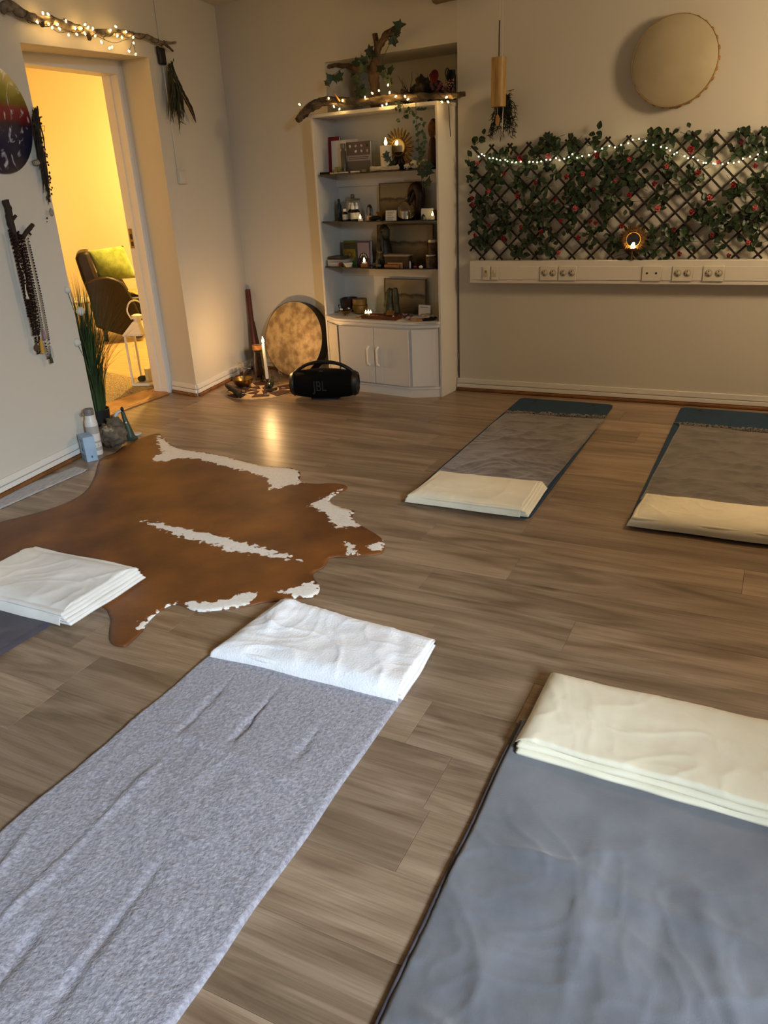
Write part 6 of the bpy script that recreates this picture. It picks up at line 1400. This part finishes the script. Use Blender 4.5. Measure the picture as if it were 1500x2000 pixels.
# pale blue box
a, b, c = onZ(157, 900), onZ(171, 903.5), onZ(189, 898)
ex = (c-b).normalized(); ey = (a-b).normalized(); hb_ = .145
ang = math.atan2(ex.y, ex.x)
Fx = frame(b, math.radians(62)); 
t = thing('card_deck_box', 'pale blue printed card box standing at the left wall', 'box', b)
part(t, 'carton', MB(Fx).bb((0, 0, .0004), (.062, .105, hb_)), mat('carton_blue', '9cb4c8', .5, col2='8aa4bc', sc=14), bevel=.0015)
INKB = mat('ink_blue', '2f4560', .6)
part(t, 'cover_figure', MB(Fx).lathe([(.012, 0), (.009, .02), (.003, .045), (0, .05)], (-.0004, .052, .055), 10, Matrix.Diagonal((.06, 1, 1))), INKB)
part(t, 'title_line', MB(Fx).bb((-.0006, .03, .120), (0, .078, .124)).bb((-.0006, .035, .111), (0, .072, .114)), INKB)
part(t, 'caption_line', MB(Fx).bb((-.0006, .02, .030), (0, .085, .033)).bb((-.0006, .03, .022), (0, .075, .024)), INKB)
part(t, 'side_mark', MB(Fx).bb((.028, -.0006, .022), (.036, 0, .034)), INKB)
# white water bottle
p = onZ(190, 887); p.z = .0005
t = thing('water_bottle', 'white steel water bottle with a grey cap beside the pale blue box', 'bottle', p)
prof = [(0, 0), (.034, .001), (.036, .006), (.036, .185), (.033, .205), (.026, .222), (.025, .24), (0, .24)]
part(t, 'bottle_body', MB().lathe(prof, p, 32), mat('bottle_white', 'cfccc6', .4), 50)
part(t, 'cap', MB().lathe([(.028, .239), (.029, .268), (.026, .274), (0, .274)], p, 28), mat('cap_grey', '6d6862', .5), 50)
part(t, 'cap_strap', MB().tube(spline([p+Vector((-.02, -.022, .262)), p+Vector((-.03, -.03, .245)), p+Vector((-.026, -.02, .232))], 4), .003, 6), mat('cap_grey', ''))
for z_, h_ in ((.03, .02), (.075, .012), (.13, .045)): part(t, 'printed_band', MB().lathe([(.0363, z_), (.0363, z_+h_)], p, 32, cap=False), mat('band_grey', 'a39d95', .5))
for k in range(4):
    a = -1.9+k*.55; part(t, 'triangle_print', MB().add([p+Vector((.0366*math.cos(a+da), .0366*math.sin(a+da), z_)) for da, z_ in ((-.2, .055), (.2, .055), (0, .075))], [(0, 1, 2)]), mat('band_grey', ''), 0)
# grass plant
pc = Vector((-3.655, 3.325, 0)); 
t = thing('grass_plant', 'artificial tall grass with white ball flowers in a black pot at the doorway', 'plant', pc)
part(t, 'pot', MB().lathe([(0, 0), (.060, .001), (.075, .19), (.070, .19), (.066, .02), (0, .02)], pc+Vector((0,0,.0004)), 28), mat('pot_black', '0a0a0b', .7))
part(t, 'soil', MB().cyl(pc+Vector((0, 0, .168)), .0675, .004, 20), BLACKM)
GR = mat('grass_blade', '1d2f14', .6, col2='2c451c', sc=10)
mb = MB()
def free(p):
    q_ = FLi @ p; return q_.y > .012 or (3.25+(-3.55-p.x)*.2 < p.y < 4.2)
made = 0
while made < 430:
    a = rnd(0, 6.283); r0 = .058*math.sqrt(random.random()); L_ = rnd(.48, .86); sp_ = abs(random.gauss(0, .10)); b = pc+Vector((r0*math.cos(a), r0*math.sin(a), .172))
    if random.random() < .12: sp_ += rnd(.08, .2)
    d_ = Vector((math.cos(a), math.sin(a), 0))
    m1 = b+d_*sp_*.35+Vector((0, 0, L_*.5)); e = b+d_*(sp_*1.3+.02)+Vector((0, 0, L_-sp_*.5)); path = spline([b, m1, e], 4); wv = Vector((-d_.y, d_.x, 0))*rnd(.0016, .0032); n = len(path)
    if not all(free(p) for p in path): continue
    made += 1; vs = []
    for i, q_ in enumerate(path):
        k_ = 1-(i/(n-1))**2*.95; vs += [q_-wv*k_, q_+wv*k_]
    mb.add(vs, [(2*i, 2*i+1, 2*i+3, 2*i+2) for i in range(n-1)])
part(t, 'grass_blades', mb, GR, 180, kind='stuff')
BALLW = mat('ball_white', 'c6c2b4', .8, bump=.4, bsc=120)
for px, py, r_ in ((157, 608, .025), (150, 669, .023), (131, 566, .020)):
    w_ = hit(px, py, pc+Vector((.09, 0, 0)), Vector((1, .15, 0)).normalized()); o = part(t, 'ball_flower', MB().ell(w_, (r_, r_, r_), 16, 12), BALLW, 180, label='white ball flower')
    part(o, 'flower_stalk', MB().tube(spline([pc+Vector((.02, 0, .13)), pc.lerp(w_, .5)+Vector((.03, -.0, .12)), w_], 5), .002, 5), GREENSTEM, 180)
# stone, green incense horn, white tablet
p = onZ(230, 872); 
t = thing('rough_stone', 'big rough brown stone with pale crystal crust in front of the black pot', 'stone', onZ(223, 872))
pc2 = onZ(223, 872)+Vector((0, 0, .072))
part(t, 'rock', MB().ell(pc2, (.09, .08, .068), 44, 28, amp=.3, fq=3.2, seed=2).ell(pc2+Vector((-.005, .045, .05)), (.055, .045, .05), 28, 18, amp=.4, fq=2.4, seed=5), STONE, 180)
part(t, 'crystal_crust', MB().ell(pc2+Vector((.012, -.03, .046)), (.045, .035, .018), 20, 12, amp=.5, fq=4, seed=7), mat('crust', 'a39680', .6, col2='6b5e4a', sc=40, bump=.8), 180, label='pale crystal crust')
p = onZ(256, 858); p.z = .0004
t = thing('spray_brush', 'green tapered ceramic horn with a white feather beside the rough stone', 'ornament', p)
GRN = mat('horn_green', '3c4c3c', .5, col2='2c3a2e', sc=20)
ht = hit(239, 803, p, Vector((.6, -.8, 0))).z; xt = hit(239, 803, p, Vector((.6, -.8, 0)))
part(t, 'horn', MB().tube(spline([p+Vector((0, 0, .0)), p.lerp(xt, .3)+Vector((.006, 0, 0)), p.lerp(xt, .7), xt], 5), lerps([.034, .021, .015, .010], 16), 14), GRN, 180)
part(t, 'foot', MB().lathe([(.042, 0), (.044, .008), (.03, .02)], p, 18), GRN)
part(t, 'tip', MB().ell(xt+Vector((0, 0, .012)), (.010, .010, .016), 10, 8), BLACK, 180, label='black tip')
part(t, 'white_feather', MB().tube(spline([xt+Vector((0, 0, .002)), xt+Vector((-.028, -.022, -.01)), xt+Vector((-.045, -.035, -.06)), xt+Vector((-.04, -.03, -.10))], 5), lerps([.004, .010, .010, .001], 16), 8), mat('feather_white', 'c9c6c2', .8), 180, label='white feather')
part(t, 'bead', MB().ell(p.lerp(xt, .62)+Vector((.014, -.012, 0)), (.006, .006, .006), 8, 6), PAPER, 180)
c = onZ(262, 850); 
solo('white_tablet', 'white oval tablet lying on the floor beside the green horn', 'tablet', MB(frame(c, .9)).lathe([(0, 0.0004), (.045, .0005), (.048, .006), (.044, .012), (0, .0125)], (0,0,0), 28, Matrix.Diagonal((1.0, .6, 1))), mat('tablet', 'bdb8ac', .5))
# ------------------------------------------------------------------ next room
ctr = onZ(225, 652, .10); az = Vector((ctr.x, ctr.y, 0)).normalized(); sd = Vector((az.y, -az.x, 0))   # image right
Fc = Matrix((sd, az, Vector((0, 0, 1)))).transposed().to_4x4(); Fc.translation = Vector((ctr.x, ctr.y, 0)); Fci = Fc.inverted()
def C3(px, py, y=0): return loc(Fc, Fci, px, py, y)
LEA = mat('leather_brown', '120b05', .45, spec=.25, col2='180f07', sc=8, bump=.15, bsc=90)
t = thing('armchair', 'dark brown leather armchair with a curved arm in the next room', 'armchair', Vector((ctr.x, ctr.y, 0)))
side = [C3(x, y) for x, y in ((187,640),(181,610),(172,575),(165,555),(180,546),(205,540),(225,544),(240,553),(252,571),(265,595),(276,622),(281,645),(270,662))]
side2 = [(p.x, p.z) for p in spline(side+[side[0]], 3)[:-1]]
MX = Matrix(((1, 0, 0, 0), (0, 0, 1, 0), (0, 1, 0, 0), (0, 0, 0, 1)))
for y0 in (0, .52): part(t, 'arm_panel', MB(Fc).prism(side2, y0, y0+.11, MX), LEA, bevel=.02)
bk_ = [C3(x, y, .1) for x, y in ((178,590),(160,545),(147,505),(150,494),(172,490),(182,520),(196,556),(210,590))]
part(t, 'backrest', MB(Fc).prism([(p.x, p.z) for p in bk_], .06, .56, MX), LEA, bevel=.03)
sx0, sx1 = C3(190, 600, .1).x, C3(276, 612, .1).x
part(t, 'seat', MB(Fc).bb((sx0, .11, .12), (sx1+.04, .52, .43)), LEA, bevel=.03)
for xx in (sx0+.03, sx1-.1):
    for yy in (.22, .45): part(t, 'leg', MB(Fc).bb((xx-.02, yy-.02, .0005), (xx+.02, yy+.02, .12)), BLACK)
pil = [C3(x, y, .2) for x, y in ((171, 490), (240, 480), (268, 543), (197, 548))]
cen = sum((p for p in pil), Vector())/4; 
def pilf(s_):
    def f(u, v):
        P = bil([pil[0], pil[1], pil[2], pil[3]], u, v); k = (math.sin(PI*u)*math.sin(PI*v))**.5
        return Vector((P.x, .2+.02+s_*.07*k, P.z))
    return f
mb = MB(Fc); mb.sheet(16, 16, pilf(1)); mb.sheet(16, 16, pilf(-1))
solo('cushion', 'soft lime green cushion leaning in the brown armchair', 'cushion', mb, mat('lime_plush', '66752f', .95, col2='86924c', sc=16, bump=.8, bsc=60, sheen=.3), smooth=180)
solo('knit_throw', 'cream patterned throw on the armchair seat', 'throw', MB(Fc).sheet(14, 10, lambda u, v: Vector((sx1-.14+.24*u, .13+.36*v, .436+.012*math.sin(u*7+v*3)+.05*(1-u)))), mat('throw_cream', 'a89058', .9, col2='6e5a34', sc=50), solid=.008, smooth=180)
# side table
c = onZ(165, 640); tc_ = hit(158, 587, Vector((ctr.x, ctr.y, 0))+az*1.0, az)
t = thing('side_table', 'small round cream side table behind the brown armchair', 'table', Vector((tc_.x, tc_.y, 0)))
part(t, 'table_top', MB().lathe([(0, -.012), (.20, -.012), (.21, 0), (.2, .012), (0, .012)], tc_, 36), mat('table_cream', 'd9cfb4', .5))
part(t, 'leg', MB().cyl(Vector((tc_.x, tc_.y, .03)), .022, tc_.z-.043, 14), mat('table_cream', ''))
part(t, 'base', MB().lathe([(0, .0005), (.14, .0006), (.14, .02), (.03, .03)], Vector((tc_.x, tc_.y, 0)), 28), mat('table_cream', ''))
solo('magazine', 'printed leaflet lying on the small round table', 'magazine', MB().box(tc_+Vector((-.03, -.02, .0145)), (.15, .2, .004), .5), mat('print_paper', ''))
# lantern
c = onZ(300, 757); Fn = frame((-4.36, 4.53, 0), .35); hw = .085; HL = .40
t = thing('lantern', 'tall white metal lantern with glass panes standing behind the doorway', 'lantern', Fn.translation)
LW = mat('lantern_white', 'd8d2c2', .45)
part(t, 'base', MB(Fn).bb((-hw-.008, -hw-.008, .0126), (hw+.008, hw+.008, .032)), LW, bevel=.003)
for i in (-1, 1):
    for j in (-1, 1): part(t, 'corner_post', MB(Fn).bb((i*hw-.007, j*hw-.007, .032), (i*hw+.007, j*hw+.007, HL)), LW)
part(t, 'top_frame', MB(Fn).bb((-hw-.012, -hw-.012, HL), (hw+.012, hw+.012, HL+.012)), LW)
h_ = hw+.010; part(t, 'roof', MB(Fn).add([(-h_, -h_, HL+.012), (h_, -h_, HL+.012), (h_, h_, HL+.012), (-h_, h_, HL+.012), (-.03, -.03, HL+.095), (.03, -.03, HL+.095), (.03, .03, HL+.095), (-.03, .03, HL+.095)], [(0,1,5,4), (1,2,6,5), (2,3,7,6), (3,0,4,7), (4,5,6,7), (3,2,1,0)]), LW, 20)
part(t, 'chimney', MB(Fn).cyl((0, 0, HL+.095), .028, .02, 18).lathe([(.04, HL+.115), (.04, HL+.14), (.02, HL+.148), (0, HL+.148)], (0,0,0), 20), LW)
part(t, 'carry_handle', MB(Fn).tube(spline([(-.045, 0, HL+.11), (-.07, 0, HL+.17), (-.045, 0, HL+.23), (0, 0, HL+.25), (.045, 0, HL+.23), (.07, 0, HL+.17), (.045, 0, HL+.11)], 5), .006, 8), LW, 180)
for i, (ax_, s_) in enumerate((('x', -1), ('x', 1), ('y', -1), ('y', 1))):
    g_ = MB(Fn); 
    if ax_ == 'x': g_.bb((s_*hw-.001, -hw+.007, .033), (s_*hw+.001, hw-.007, HL))
    else: g_.bb((-hw+.007, s_*hw-.001, .033), (hw-.007, s_*hw+.001, HL))
    part(t, 'glass_pane', g_, GL)
LET = mat('letter_white', 'e6dfc8', .6)
for k, ch in enumerate('AJROS'):
    text_mesh(ch, .04, .0006, Fn @ Matrix.Translation((-.03, -hw-.0018, .325-.045*k)) @ Matrix.Rotation(PI/2, 4, 'X'), LET, t, 'letter')
solo('lantern_candle', 'cream pillar candle standing inside the white lantern', 'candle', MB(Fn).cyl((.02, 0, .0326), .032, .10, 24), CREAMW, bevel=.003)
solo('lantern_moss', 'dark green moss filling the bottom of the white lantern', 'moss', MB(Fn).ell((-.04, -.02, .055), (.03, .04, .022), 16, 8, amp=.5, fq=4).ell((-.03, .045, .05), (.035, .025, .017), 14, 8, amp=.5, fq=4), mat('moss_green', '2c3416', .9, col2='1a200e', sc=60), smooth=180)
# patterned rug
def rugmat():
    m = bpy.data.materials.new('persian'); N, L = nodes(m); b = N['Principled BSDF']; tc = N.new('ShaderNodeTexCoord')
    n = N.new('ShaderNodeTexNoise'); n.inputs['Scale'].default_value = 13; n.inputs['Detail'].default_value = 3; n.inputs['Distortion'].default_value = 2.2; L.new(tc.outputs['Object'], n.inputs['Vector'])
    su = N.new('ShaderNodeMath'); su.operation = 'SUBTRACT'; su.inputs[1].default_value = .5; L.new(n.outputs[0], su.inputs[0])
    ab = N.new('ShaderNodeMath'); ab.operation = 'PINGPONG'; ab.inputs[1].default_value = .05; L.new(su.outputs[0], ab.inputs[0])
    r = N.new('ShaderNodeValToRGB'); r.color_ramp.elements[0].position = .016; r.color_ramp.elements[0].color = lin('42351f'); r.color_ramp.elements[1].position = .030; r.color_ramp.elements[1].color = lin('a8946c'); L.new(ab.outputs[0], r.inputs[0])
    L.new(r.outputs[0], b.inputs['Base Color']); b.inputs['Roughness'].default_value = .95; return m
ra, rb_ = onZ(215, 732), onZ(285, 748)
rp = [(-4.235, 3.2), (-4.235, 4.62), (-4.45, 4.60), (ra.x-.1, ra.y+.05), (-6.0, 4.95), (-6.0, 3.2)]
solo('patterned_rug', 'beige and dark patterned rug behind the doorway threshold', 'rug', MB().prism(rp, .0005, .012), rugmat())
# small plug cable beside the bookcase
solo('thin_cable', 'thin pale cable hanging in the gap beside the bookcase', 'cable', MB(FR).tube(spline([R3(897, 690, .004), R3(893, 705, .012), R3(892, 722, .012), R3(895, 735, .014), R3(897, 742, .012)], 4), .0012, 5), WHITE, smooth=180)
